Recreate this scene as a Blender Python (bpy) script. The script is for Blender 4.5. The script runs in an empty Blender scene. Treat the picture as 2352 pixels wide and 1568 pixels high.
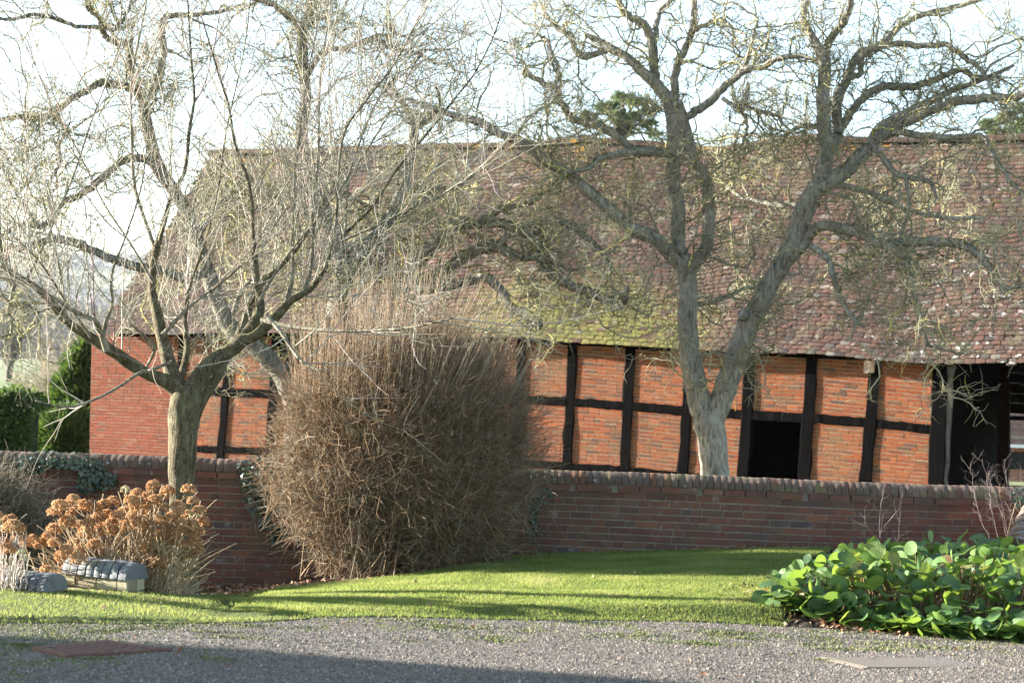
import bpy, math, random
import numpy as np
from mathutils import Matrix, Vector, noise as mnoise
random.seed(7)
rng = np.random.default_rng(7)
R = math.radians
sc = bpy.context.scene
COL = sc.collection

# ------------------------------------------------------------------ camera, world, sun, exposure
FPX, W0, H0 = 4000.0, 2352.0, 1568.0          # focal length in units of a 2352 px wide frame
HOR, ROLL, CAMZ = 930.0, R(2.0), 1.7
SUN_EL, SUN_AZ = R(14.0), R(13.0)              # sun low on the left, a little beyond the garden wall plane
cam_d = bpy.data.cameras.new('camera'); cam = bpy.data.objects.new('camera', cam_d); COL.objects.link(cam)
cam.location = (0, 0, CAMZ); cam.rotation_euler = (R(90), -ROLL, 0)
cam_d.sensor_width = 36.0; cam_d.lens = FPX / W0 * 36.0
cam_d.shift_y = (HOR - H0 / 2) / W0
cam_d.clip_start = 0.1; cam_d.clip_end = 9000
cam_d.dof.use_dof = True; cam_d.dof.focus_distance = 17.0; cam_d.dof.aperture_fstop = 2.8
sc.camera = cam
world = bpy.data.worlds.new('World'); sc.world = world; world.use_nodes = True
wn = world.node_tree.nodes; bg = wn['Background']
sky = wn.new('ShaderNodeTexSky'); sky.sky_type = 'NISHITA'; sky.sun_disc = False
sdir = Vector((-math.cos(SUN_AZ) * math.cos(SUN_EL), math.sin(SUN_AZ) * math.cos(SUN_EL), math.sin(SUN_EL)))
sky.sun_elevation = SUN_EL; sky.sun_rotation = math.atan2(sdir.x, sdir.y)
sky.air_density = 1.0; sky.dust_density = 0.7; sky.ozone_density = 1.0
world.node_tree.links.new(sky.outputs[0], bg.inputs[0]); bg.inputs[1].default_value = 0.08
sd = bpy.data.lights.new('sun', 'SUN'); sun = bpy.data.objects.new('sun', sd); COL.objects.link(sun)
sd.energy = 5.0; sd.angle = R(0.6); sd.color = (1.0, 0.95, 0.88)
sun.rotation_euler = sdir.to_track_quat('Z', 'Y').to_euler(); sun.location = (-20, 10, 20)
sc.view_settings.view_transform = 'Standard'; sc.view_settings.look = 'None'
sc.view_settings.exposure = 2.9; sc.view_settings.gamma = 1.0; sc.view_settings.use_curve_mapping = False
sc.render.engine = 'CYCLES'
sc.cycles.use_denoising = True; sc.cycles.max_bounces = 6; sc.cycles.transparent_max_bounces = 6
sc.cycles.volume_bounces = 0; sc.cycles.sample_clamp_indirect = 6

# ------------------------------------------------------------------ helpers
CR, SR = math.cos(ROLL), math.sin(ROLL)
def ray(x, y):
    r, u = (x - W0 / 2) / FPX, (HOR - y) / FPX
    return np.array([r * CR - u * SR, 1.0, r * SR + u * CR])
def P(x, y, Y):
    return np.array([0, 0, CAMZ]) + Y * ray(x, y)
def proj(v):
    v = np.asarray(v, float); X, Y, Z = v[..., 0], v[..., 1], v[..., 2] - CAMZ
    a, b = X / Y, Z / Y
    return np.stack([W0 / 2 + FPX * (a * CR + b * SR), HOR - FPX * (-a * SR + b * CR)], -1)
def seen(v, m=10):
    q = proj(v); return (q[..., 0] > -m) & (q[..., 0] < W0 + m) & (q[..., 1] > -m) & (q[..., 1] < H0 + m)

ZB_X = [-9, -6, -2.7, -1.2, -0.34, 1.5, 3.0, 8]; ZB_Z = [-.5, -.45, -.32, -.08, .04, .17, .26, .36]
def sstep(a, b, x):
    t = np.clip((np.asarray(x, float) - a) / (b - a), 0, 1); return t * t * (3 - 2 * t)
def edge_y(X):      # depth of the lawn's front edge
    return np.interp(X, [-8, -4, -2.4, -1.5, 0, 2.2, 8], [12.35, 12.6, 12.9, 13.5, 13.9, 14.0, 14.0])
def ground_z(X, Y):
    X = np.asarray(X, float); Y = np.asarray(Y, float)
    zb = np.interp(X, ZB_X, ZB_Z)
    zf = np.interp(X, [-9, -3.2, -2.2, -1, .5, 2.5, 8], [.05, .03, .0, .02, .07, .13, .16])
    e = edge_y(X)
    t = np.clip((Y - e - .3) / (18.9 - e - .3), 0, 1)
    up = zf * sstep(0.0, .32, Y - e) + (zb - zf) * sstep(0.0, 1.0, t)
    lo = np.where(X < -2.2, sstep(14.4, 15.6, Y) * (zb - .03) + .03 * (1 - sstep(14.4, 15.6, Y)), up)
    k = sstep(-3.0, -1.9, X)
    return np.where(Y < e, 0, lo * (1 - k) + up * k) + .012 * np.sin(X * 2.3 + Y) * np.sin(Y * 1.7)
def G(x, y):        # point of the near ground under a pixel
    d = ray(x, y); Y = 15.0
    for _ in range(40):
        z = float(ground_z(d[0] * Y, Y)); Y = .5 * Y + .5 * (z - CAMZ) / d[2]
    return np.array([d[0] * Y, Y, float(ground_z(d[0] * Y, Y))])

def setp(o, parent):
    o.parent = parent
    if parent.type == 'EMPTY':
        o.matrix_parent_inverse = Matrix.Translation(-Vector(parent.location))
def tag(o, label=None, cat=None, group=None, kind=None):
    if label: o['label'] = label
    if cat: o['category'] = cat
    if group: o['group'] = group
    if kind: o['kind'] = kind
    return o
def empty(name, loc, label=None, cat=None, group=None):
    o = bpy.data.objects.new(name, None); COL.objects.link(o); o.location = tuple(float(c) for c in loc)
    o.empty_display_size = .2
    return tag(o, label, cat, group)
def np_mesh(name, V, quads=None, tris=None, rnd=None, smooth=False):
    V = np.ascontiguousarray(V, np.float32).reshape(-1, 3)
    parts, starts, n = [], [], 0
    for f in (quads, tris):
        if f is not None and len(f):
            f = np.asarray(f, np.int32); k = f.shape[1]
            starts.append(n + np.arange(len(f), dtype=np.int32) * k); parts.append(f.ravel()); n += f.size
    me = bpy.data.meshes.new(name); me.vertices.add(len(V)); me.vertices.foreach_set('co', V.ravel())
    L = np.concatenate(parts).astype(np.int32); S = np.concatenate(starts).astype(np.int32)
    me.loops.add(len(L)); me.loops.foreach_set('vertex_index', L)
    me.polygons.add(len(S)); me.polygons.foreach_set('loop_start', S)
    me.polygons.foreach_set('use_smooth', np.full(len(S), bool(smooth)))
    if rnd is not None:
        a = me.attributes.new('rnd', 'FLOAT', 'POINT'); a.data.foreach_set('value', np.ascontiguousarray(rnd, np.float32))
    me.update(calc_edges=True); me.validate()
    return me
def add(name, me, mat, parent=None, **kw):
    o = bpy.data.objects.new(name, me); COL.objects.link(o)
    if mat is not None and not me.materials: me.materials.append(mat)
    if parent is not None: setp(o, parent)
    return tag(o, **kw)
class MB:           # small mesh collector
    def __init__(s): s.v, s.f = [], []
    def quad(s, a, b, c, d): n = len(s.v); s.v += [a, b, c, d]; s.f.append((n, n + 1, n + 2, n + 3)); return s
    def hexa(s, p):     # p: 8 corners, bottom ring then top ring
        n = len(s.v); s.v += [tuple(map(float, q)) for q in p]
        for f in ((0, 3, 2, 1), (4, 5, 6, 7), (0, 1, 5, 4), (1, 2, 6, 5), (2, 3, 7, 6), (3, 0, 4, 7)): s.f.append(tuple(n + i for i in f))
        return s
    def box(s, x0, x1, y0, y1, z0, z1):
        return s.hexa([(x0, y0, z0), (x1, y0, z0), (x1, y1, z0), (x0, y1, z0), (x0, y0, z1), (x1, y0, z1), (x1, y1, z1), (x0, y1, z1)])
    def mesh(s, name):
        me = bpy.data.meshes.new(name); me.from_pydata(s.v, [], s.f); me.polygons.foreach_set('use_smooth', [False] * len(s.f)); me.update(); return me
    def build(s, name, mat, parent=None, bevel=0, **kw):
        o = add(name, s.mesh(name), mat, parent, **kw)
        if bevel:
            b = o.modifiers.new('bevel', 'BEVEL'); b.width = bevel; b.segments = 2; b.limit_method = 'ANGLE'
        return o

def tubes(Pt, Rd, S=3, rnd=None, cap=False):
    """Pt (M,K,3) centre lines, Rd (M,K) radii -> verts, quads, rnd"""
    M, K = Pt.shape[:2]
    T = np.gradient(Pt, axis=1); T /= np.linalg.norm(T, axis=2, keepdims=True) + 1e-9
    ref = np.where(np.abs(T[:, :1, 2:3]) < .8, np.array([0, 0, 1.0]), np.array([1.0, 0, 0]))
    A = np.cross(T, np.broadcast_to(ref, T.shape)); A /= np.linalg.norm(A, axis=2, keepdims=True) + 1e-9
    B = np.cross(T, A)
    an = np.arange(S) * 2 * np.pi / S
    V = Pt[:, :, None] + Rd[:, :, None, None] * (A[:, :, None] * np.cos(an)[:, None] + B[:, :, None] * np.sin(an)[:, None])
    base = (np.arange(M) * K * S)[:, None, None]; k = (np.arange(K - 1) * S)[None, :, None]; s = np.arange(S)[None, None]; s2 = (s + 1) % S
    q = np.stack([base + k + s, base + k + s2, base + k + S + s2, base + k + S + s], -1).reshape(-1, 4)
    if rnd is None: rnd = rng.random(M)
    return V.reshape(-1, 3), q, np.repeat(rnd, K * S)
def join(lst):
    V, Q, A, n = [], [], [], 0
    for v, q, a in lst: V.append(v); Q.append(q + n); A.append(a); n += len(v)
    return np.concatenate(V), np.concatenate(Q), np.concatenate(A)
def unit(v): return v / (np.linalg.norm(v, axis=-1, keepdims=True) + 1e-9)
def grow(start, d, length, r0, K, wig, up=0.0, tip=.35, g=None):
    g = g or rng; M = len(start); Pt = np.zeros((M, K, 3)); Pt[:, 0] = start; d = unit(d); cur = start.copy()
    st = (length / (K - 1))[:, None]
    for k in range(1, K):
        d = unit(d + wig * g.normal(size=(M, 3)) + np.array([0, 0, up])); cur = cur + d * st; Pt[:, k] = cur
    return Pt, r0[:, None] * np.linspace(1, tip, K)[None]
def spawn(Pt, Rd, n, t0=.15, t1=1.0, blend=.5, g=None):
    """n starts along the given lines; directions blend*tangent + random perpendicular"""
    g = g or rng; M, K = Pt.shape[:2]
    Ls = np.linalg.norm(np.diff(Pt, axis=1), axis=2).sum(1); i = g.choice(M, n, p=Ls / Ls.sum())
    t = (t0 + (t1 - t0) * g.random(n)) * (K - 1); k = np.minimum(t.astype(int), K - 2); f = (t - k)[:, None]
    st = Pt[i, k] * (1 - f) + Pt[i, k + 1] * f; tan = unit(Pt[i, k + 1] - Pt[i, k])
    pr = unit(np.cross(tan, g.normal(size=(n, 3))))
    return st, unit(blend * tan + pr), Rd[i, k]
def smooth_line(pts, n):
    pts = np.asarray(pts, float); m = len(pts)
    if m == 2: return pts[0] + (pts[1] - pts[0]) * np.linspace(0, 1, n)[:, None]
    p = np.vstack([2 * pts[0] - pts[1], pts, 2 * pts[-1] - pts[-2]])
    out = []
    for t in np.linspace(0, m - 1 - 1e-6, n):
        i = int(t); f = t - i; a, b, c, d = p[i], p[i + 1], p[i + 2], p[i + 3]
        out.append(.5 * (2 * b + (c - a) * f + (2 * a - 5 * b + 4 * c - d) * f * f + (3 * b - a - 3 * c + d) * f ** 3))
    return np.array(out)
def frames(x, y, z, pos):
    """stack of 4x4 from column vectors"""
    n = len(pos); m = np.zeros((n, 4, 4)); m[:, :3, 0] = x; m[:, :3, 1] = y; m[:, :3, 2] = z; m[:, :3, 3] = pos; m[:, 3, 3] = 1
    return m
def pieces(name, mass, mats, variants, mat, parent, pick, sub=None, smooth=False, attrs=None):
    """the picked transforms as single objects (shared meshes), the others as ONE stuff part"""
    mes = [np_mesh(name, v, q, t, smooth=smooth) for v, q, t in variants]
    def put(me, d):
        for k, v in d.items(): a = me.attributes.new(k, 'FLOAT', 'POINT'); a.data.foreach_set('value', np.ascontiguousarray(v, np.float32))
    for i, me in enumerate(mes):
        me.materials.append(mat)
        if attrs: put(me, attrs[i])
    X_ = {k: [] for k in attrs[0]} if attrs else {}
    pick = set(int(i) for i in pick); vi = rng.integers(0, len(variants), len(mats))
    for i in pick:
        o = bpy.data.objects.new(name, mes[vi[i]]); COL.objects.link(o)
        setp(o, sub[i] if sub is not None else parent); o.matrix_basis = Matrix(mats[i].tolist())
    rest = [i for i in range(len(mats)) if i not in pick]
    if rest:
        V, Q, T, A, n = [], [], [], [], 0
        for k, (v, q, t) in enumerate(variants):
            ii = [i for i in rest if vi[i] == k]
            if not ii: continue
            m = mats[ii]; v = np.asarray(v, float); vv = np.einsum('nij,kj->nki', m[:, :3, :3], v) + m[:, None, :3, 3]
            off = (np.arange(len(ii)) * len(v))[:, None, None] + n
            if q is not None and len(q): Q.append((np.asarray(q)[None] + off).reshape(-1, 4))
            if t is not None and len(t): T.append((np.asarray(t)[None] + off).reshape(-1, 3))
            for kk in X_: X_[kk].append(np.tile(attrs[k][kk], len(ii)))
            V.append(vv.reshape(-1, 3)); A.append(np.repeat(rng.random(len(ii)), len(v))); n += len(ii) * len(v)
        me = np_mesh(mass, np.concatenate(V), np.concatenate(Q) if Q else None, np.concatenate(T) if T else None, np.concatenate(A), smooth)
        put(me, {k: np.concatenate(v) for k, v in X_.items()})
        return add(mass, me, mat, parent, kind='stuff')

# ------------------------------------------------------------------ materials
class NT:
    def __init__(s, name):
        s.m = bpy.data.materials.new(name); s.m.use_nodes = True; s.t = s.m.node_tree; s.n = s.t.nodes
        s.b = s.n['Principled BSDF']; s.out = s.n['Material Output']; s.pos = s.n.new('ShaderNodeNewGeometry').outputs['Position']
    def ln(s, a, b): s.t.links.new(a, b)
    def setv(s, sock, v):
        if isinstance(v, bpy.types.NodeSocket): s.ln(v, sock)
        else: sock.default_value = v
    def noise(s, scale, detail=4, rough=.55, vec=None, stretch=None, dist=0.0):
        n = s.n.new('ShaderNodeTexNoise'); n.inputs['Scale'].default_value = scale; n.inputs['Detail'].default_value = detail
        n.inputs['Roughness'].default_value = rough; n.inputs['Distortion'].default_value = dist
        v = vec or s.pos
        if stretch:
            mp = s.n.new('ShaderNodeMapping'); mp.inputs['Scale'].default_value = stretch; s.ln(v, mp.inputs['Vector']); v = mp.outputs[0]
        s.ln(v, n.inputs['Vector']); return n.outputs['Fac']
    def ramp(s, fac, stops, interp='LINEAR'):
        r = s.n.new('ShaderNodeValToRGB'); r.color_ramp.interpolation = interp; e = r.color_ramp.elements
        while len(e) < len(stops): e.new(.5)
        for i, (p, c) in enumerate(stops): e[i].position = p; e[i].color = (*c, 1) if len(c) == 3 else c
        s.ln(fac, r.inputs[0]); return r.outputs[0]
    def mix(s, fac, a, b, mode='MIX'):
        n = s.n.new('ShaderNodeMix'); n.data_type = 'RGBA'; n.blend_type = mode
        s.setv(n.inputs[0], fac); s.setv(n.inputs[6], a if not isinstance(a, tuple) else (*a, 1)); s.setv(n.inputs[7], b if not isinstance(b, tuple) else (*b, 1))
        return n.outputs[2]
    def math(s, op, a, b=0.0, clamp=False):
        n = s.n.new('ShaderNodeMath'); n.operation = op; n.use_clamp = clamp; s.setv(n.inputs[0], a); s.setv(n.inputs[1], b); return n.outputs[0]
    def step(s, v, lo, hi):
        n = s.n.new('ShaderNodeMapRange'); n.interpolation_type = 'SMOOTHSTEP'; s.setv(n.inputs[0], v)
        n.inputs[1].default_value = lo; n.inputs[2].default_value = hi; return n.outputs[0]
    def piece(s):       # 0..1 number of a single piece, whether an object of its own or part of a mass
        o = s.n.new('ShaderNodeObjectInfo').outputs['Random']; a = s.n.new('ShaderNodeAttribute'); a.attribute_name = 'rnd'
        return s.math('FRACT', s.math('ADD', o, a.outputs['Fac']))
    def normz(s):
        g = s.n.new('ShaderNodeNewGeometry'); x = s.n.new('ShaderNodeSeparateXYZ'); s.ln(g.outputs['True Normal'], x.inputs[0]); return x.outputs['Z']
    def near(s, c, r0, r1):     # 1 inside r0 of a point, 0 beyond r1
        d = s.n.new('ShaderNodeVectorMath'); d.operation = 'DISTANCE'; s.ln(s.pos, d.inputs[0]); d.inputs[1].default_value = tuple(float(q) for q in c)
        return s.math('SUBTRACT', 1.0, s.step(d.outputs['Value'], r0, r1))
    def bump(s, h, strength=.5, dist=.01):
        b = s.n.new('ShaderNodeBump'); b.inputs['Strength'].default_value = strength; b.inputs['Distance'].default_value = dist
        s.ln(h, b.inputs['Height']); s.ln(b.outputs[0], s.b.inputs['Normal'])
    def done(s, col, rough=.9, spec=.25):
        s.setv(s.b.inputs['Base Color'], col if not isinstance(col, tuple) else (*col, 1)); s.b.inputs['Roughness'].default_value = rough
        s.b.inputs['Specular IOR Level'].default_value = spec; return s.m
    def leafy(s, col, tcol, amount=.5, rough=.5, spec=.4):
        s.done(col, rough, spec); tr = s.n.new('ShaderNodeBsdfTranslucent'); s.setv(tr.inputs[0], tcol if not isinstance(tcol, tuple) else (*tcol, 1))
        mx = s.n.new('ShaderNodeMixShader'); mx.inputs[0].default_value = amount
        s.ln(s.b.outputs[0], mx.inputs[1]); s.ln(tr.outputs[0], mx.inputs[2]); s.ln(mx.outputs[0], s.out.inputs[0]); return s.m

def m_plain(name, a, b, scale=8, rough=.9, bump=None, spec=.2):
    t = NT(name); n = t.noise(scale); c = t.ramp(n, [(.3, a), (.7, b)])
    if bump: t.bump(t.noise(bump[0], 6), bump[1], bump[2])
    return t.done(c, rough, spec)
def m_twig(name, stops, rough=.85, moss=None):
    t = NT(name); p = t.piece(); c = t.ramp(p, stops)
    c = t.mix(t.step(t.noise(9, 3), .45, .7), c, t.mix(.55, c, (.30, .29, .22)))
    if moss: c = t.mix(t.math('MULTIPLY', t.step(t.noise(5, 3), .5, .65), .8), c, moss)
    return t.done(c, rough, .2)
def m_bark(name, a, b, lich, mosscol, moss_lo=.35, fiss=30, moss_amt=1.0, mossnoise=(.42, .6)):
    t = NT(name)
    f = t.noise(fiss, 5, .6, stretch=(1, 1, .22), dist=.8)
    c = t.ramp(f, [(.34, tuple(q * .42 for q in a)), (.45, a), (.68, b)])
    c = t.mix(t.math('MULTIPLY', t.step(t.noise(7, 4), .5, .68), .7), c, lich)
    c = t.mix(t.math('MULTIPLY', t.step(t.noise(60, 2), .62, .7), .5), c, (.42, .42, .38))
    top = t.math('MULTIPLY', t.step(t.normz(), moss_lo, moss_lo + .45), t.step(t.noise(2.6, 3), *mossnoise))
    c = t.mix(t.math('MULTIPLY', top, moss_amt), c, mosscol)
    t.bump(f, 1.0, .045)
    return t.done(c, .9, .15)

# ------------------------------------------------------------------ near ground: soil sheet, gravel drive, lawns
def in_poly(X, Y, poly):
    ins = np.zeros(X.shape, bool); n = len(poly)
    for i in range(n):
        x0, y0 = poly[i]; x1, y1 = poly[(i + 1) % n]
        c = ((y0 > Y) != (y1 > Y)) & (X < (x1 - x0) * (Y - y0) / (y1 - y0 + 1e-12) + x0); ins ^= c
    return ins
lawn_right = [tuple(G(x, y)[:2]) for x, y in [(440, 1378), (520, 1366), (670, 1350), (850, 1333), (1000, 1309), (1100, 1292), (1200, 1275)]] + \
             [(1.0, 18.75), (3.5, 18.75), (2.95, 17.4), (2.5, 15.8)] + [(2.25, 14.0), (0, 13.88), (-1.5, 13.42)] + [tuple(G(x, y)[:2]) for x, y in [(560, 1405)]]
lawn_left = [tuple(G(x, y)[:2]) for x, y in [(-300, 1352), (0, 1366), (150, 1382), (300, 1392), (330, 1391), (440, 1386), (500, 1393), (620, 1405), (720, 1414)]] + [(-1.5, 13.35), (-1.8, 13.15), (-2.4, 12.82), (-4, 12.55), (-6, 12.5)]
def ys_of(poly): return min(p[1] for p in poly), max(p[1] for p in poly), min(p[0] for p in poly), max(p[0] for p in poly)

def sheet(name, x0, x1, y0, y1, step, zf, mat, keep=None, **kw):
    xs = np.arange(x0, x1 + step / 2, step); ys = np.arange(y0, y1 + step / 2, step); X, Y = np.meshgrid(xs, ys); Z = zf(X, Y)
    nx, ny = len(xs), len(ys); i, j = np.meshgrid(np.arange(nx - 1), np.arange(ny - 1)); b = j * nx + i
    q = np.stack([b, b + 1, b + nx + 1, b + nx], -1).reshape(-1, 4)
    if keep is not None:
        cx, cy = X[:-1, :-1] + step / 2, Y[:-1, :-1] + step / 2; q = q[keep(cx, cy).ravel()]
    me = np_mesh(name, np.stack([X, Y, Z], -1), q, smooth=True)
    return add(name, me, mat, **kw)
t = NT('soil'); n = t.noise(14, 6); c = t.ramp(n, [(.3, (.018, .012, .008)), (.6, (.05, .033, .022)), (.8, (.085, .055, .035))])
t.bump(t.noise(40, 6), 1, .03); M_SOIL = t.done(c)
t = NT('gravel'); v = t.n.new('ShaderNodeTexVoronoi'); v.inputs['Scale'].default_value = 85; t.ln(t.pos, v.inputs['Vector'])
sp = t.n.new('ShaderNodeSeparateXYZ'); t.ln(v.outputs['Color'], sp.inputs[0])
c = t.ramp(sp.outputs[0], [(0, (.065, .057, .051)), (.35, (.115, .10, .088)), (.7, (.17, .145, .122)), (.92, (.23, .20, .17)), (1, (.30, .275, .245))])
c = t.mix(t.step(t.noise(1.3, 4), .4, .7), c, t.mix(.35, c, (.075, .062, .055)))
px = t.n.new('ShaderNodeSeparateXYZ'); t.ln(t.pos, px.inputs[0])
edge = t.math('ADD', t.math('MULTIPLY', t.step(px.outputs['Y'], 11.9, 13.3), .15), t.math('MULTIPLY', t.math('SUBTRACT', 1.0, t.step(px.outputs['X'], -3.6, -1.2)), .20))
mo = t.step(t.math('ADD', t.noise(5.5, 6, .7, stretch=(1, .55, 1)), edge), .635, .72)
c = t.mix(mo, c, t.ramp(t.noise(30, 3), [(.3, (.045, .065, .010)), (.7, (.13, .145, .028))]))
rn = t.step(t.noise(2.1, 5, .7, stretch=(1, 2.2, 1)), .69, .74); c = t.mix(t.math('MULTIPLY', rn, .7), c, (.20, .07, .02))
h = t.math('MULTIPLY', v.outputs['Distance'], 1.0); t.bump(h, 1.0, .012); M_GRAVEL = t.done(c, .95)
t = NT('turf'); n = t.noise(22, 5); c = t.ramp(n, [(.3, (.04, .052, .012)), (.55, (.08, .092, .022)), (.75, (.13, .13, .045))]); t.bump(n, .8, .02); M_TURF = t.done(c)

far_z = lambda X, Y: np.where(Y < 24, ground_z(X, np.minimum(Y, 19)) - .03, 0.0) + np.where(Y >= 24, np.interp(Y, [24, 30, 62, 76, 110, 250, 1000, 1800, 3100, 4600, 5600], [-.4, -.4, -.45, .5, 1.2, 3.2, 18, 55, 232, 250, 215]) + np.interp(Y, [1200, 2800], [0, 1]) * (20 * np.sin(X * .0022 + 1.0) + 9 * np.sin(X * .005 + Y * .002)), 0)
def ground_sheet():
    xs = np.unique(np.concatenate([np.linspace(-4600, -40, 70), np.linspace(-40, -9, 16), np.arange(-9, 9.01, .3), np.linspace(9, 40, 16), np.linspace(40, 4600, 50)]))
    ys = np.unique(np.concatenate([np.linspace(-60, 7, 14), np.arange(7, 20, .3), np.linspace(20, 60, 30), np.linspace(60, 5600, 130)]))
    X, Y = np.meshgrid(xs, ys); Z = far_z(X, Y); nx, ny = len(xs), len(ys)
    i, j = np.meshgrid(np.arange(nx - 1), np.arange(ny - 1)); b = j * nx + i
    q = np.stack([b, b + 1, b + nx + 1, b + nx], -1).reshape(-1, 4)
    t = NT('terrain'); p = t.n.new('ShaderNodeSeparateXYZ'); t.ln(t.pos, p.inputs[0])
    soil = t.ramp(t.noise(14, 6), [(.3, (.018, .012, .008)), (.6, (.05, .033, .022)), (.8, (.085, .055, .035))])
    fld = t.ramp(t.noise(.012, 4), [(.35, (.10, .13, .04)), (.6, (.17, .17, .08)), (.75, (.09, .11, .04))])
    wood = t.ramp(t.noise(.05, 6), [(.3, (.02, .022, .015)), (.7, (.07, .06, .045))])
    hill = t.mix(t.step(t.noise(.0012, 3), .47, .53), wood, fld)
    c = t.mix(t.step(p.outputs['Y'], 900, 1100), fld, t.mix(t.step(p.outputs['Z'], 120, 160), wood, hill))
    c = t.mix(t.step(p.outputs['Y'], 22, 30), soil, c); t.bump(t.noise(40, 5), .6, .02)
    add('ground', np_mesh('ground', np.stack([X, Y, Z], -1), q, smooth=True), t.done(c), kind='structure', label='dark soil and fields rising to a wooded hillside', cat='ground')
ground_sheet()
sheet('gravel_drive', -9, 9, 6.0, 14.6, .12, lambda X, Y: .004 + .012 * np.sin(X * 2.3 + Y) * np.sin(Y * 1.7) - np.where(Y > edge_y(X) + .12, .03, 0), M_GRAVEL, kind='structure', label='grey gravel drive with mossy patches in the foreground', cat='drive')
def lawn(name, poly, label):
    y0, y1, x0, x1 = ys_of(poly)
    sheet(name, x0 - .1, x1 + .1, y0 - .1, y1 + .1, .05, lambda X, Y: ground_z(X, Y) + .012, M_TURF, lambda X, Y: in_poly(X, Y, poly), kind='structure', label=label, cat='lawn')
lawn('lawn', lawn_right, 'raised sunlit lawn sloping up to the garden wall')
path_px = [tuple(G(x, y)[:2]) for x, y in [(250, 1378), (330, 1374), (460, 1364), (500, 1372), (450, 1388), (330, 1394), (270, 1392)]]
lawn('lawn', lawn_left, 'flat mossy grass verge in front of the low coped walls')

y0_, y1_, x0_, x1_ = ys_of(path_px); sheet('gravel_path', x0_, x1_, y0_, y1_, .05, lambda X, Y: ground_z(X, Y) + .02, M_GRAVEL, lambda X, Y: in_poly(X, Y, path_px), kind='structure', label='short gravel path from the stone steps to the drive', cat='path')
# grass blades (nobody could count them)
def blades(name, poly, n, hmin, hmax, label, keep=1.0):
    y0, y1, x0, x1 = ys_of(poly); X = rng.uniform(x0 - .05, x1 + .05, n); Y = rng.uniform(y0 - .05, y1 + .05, n); m = in_poly(X + rng.normal(0, .03, n), Y + rng.normal(0, .03, n), poly)
    X, Y = X[m], Y[m]; n = len(X); Z = ground_z(X, Y) + .005
    pn = np.array([mnoise.noise((x * 1.7, y * 3.0, 0)) for x, y in zip(X, Y)])
    h = (hmin + (hmax - hmin) * rng.random(n)) * (1 + .55 * pn); a = rng.random(n) * 6.283; w = rng.uniform(.0025, .005, n)
    lean = rng.normal(0, .45, (n, 2)) * h[:, None]
    p = np.stack([X, Y, Z], 1); s = np.stack([np.cos(a) * w, np.sin(a) * w, 0 * a], 1)
    tip = p + np.stack([lean[:, 0], lean[:, 1], h], 1); V = np.stack([p - s, p + s, tip], 1).reshape(-1, 3)
    rr = np.clip(.5 + .5 * pn + rng.normal(0, .18, n), 0, .999)
    add(name, np_mesh(name, V, tris=np.arange(3 * n).reshape(-1, 3), rnd=np.repeat(rr, 3)), M_GRASS, kind='stuff', label=label, cat='grass')
t = NT('grass_blade'); a = t.n.new('ShaderNodeAttribute'); a.attribute_name = 'rnd'
c = t.ramp(a.outputs['Fac'], [(.1, (.07, .112, .021)), (.45, (.160, .208, .046)), (.75, (.225, .25, .070)), (.97, (.33, .29, .14))])
M_GRASS = t.leafy(c, t.mix(.25, c, (.46, .50, .11)), .5, .6, .2)
blades('grass', lawn_right, 330000, .014, .036, 'short green grass of the raised lawn')
blades('grass', lawn_left, 120000, .012, .034, 'short mossy grass of the verge')

# ------------------------------------------------------------------ house beyond the left edge of the picture; its shadow lies on the drive
t = NT('house_brick'); b = t.n.new('ShaderNodeTexBrick'); b.inputs['Scale'].default_value = 1.0
b.inputs['Brick Width'].default_value = .235; b.inputs['Row Height'].default_value = .075; b.inputs['Mortar Size'].default_value = .008
b.inputs['Color1'].default_value = (.26, .085, .045, 1); b.inputs['Color2'].default_value = (.19, .06, .04, 1); b.inputs['Mortar'].default_value = (.3, .26, .21, 1)
mp = t.n.new('ShaderNodeMapping'); mp.inputs['Rotation'].default_value = (R(90), 0, 0); t.ln(t.pos, mp.inputs[0]); t.ln(mp.outputs[0], b.inputs['Vector']); M_HBRICK = t.done(b.outputs['Color'])
M_DARKGLASS = m_plain('dark_glass', (.004, .005, .006), (.008, .009, .011), 3, .3, spec=.15)
M_WHITE = m_plain('white_paint', (.66, .66, .64), (.78, .78, .76), 12, .5)
def side_house():
    h = empty('house', (-24.2, 12.6, 0), 'brick house standing beside the drive beyond the frame', 'house')
    x0, x1, y0, y1 = -27.2, -21.4, 7.0, 16.15
    MB().box(x0, x1, y0, y1, -.6, 6.2).build('wall', M_HBRICK, h)
    r = MB(); xm = (x0 + x1) / 2
    r.v = [(x0 - .3, y0 - .1, 6.1), (x1 + .3, y0 - .1, 6.1), (x1 + .3, y1 + .06, 6.1), (x0 - .3, y1 + .06, 6.1), (xm, y0 - .1, 9.2), (xm, y1 + .06, 9.2)]
    r.f = [(0, 3, 2, 1), (1, 2, 5, 4), (3, 0, 4, 5), (0, 1, 4), (2, 3, 5)]; r.build('roof', M_HBRICK, h)
    for y in (8.5, 11.4, 14.4):
        for z in (.9, 3.3):
            w = MB().box(x1, x1 + .03, y - .5, y + .5, z, z + 1.2).build('window', M_WHITE, h); MB().box(x1 + .03, x1 + .04, y - .43, y + .43, z + .07, z + 1.13).build('pane', M_DARKGLASS, w)
side_house()

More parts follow.
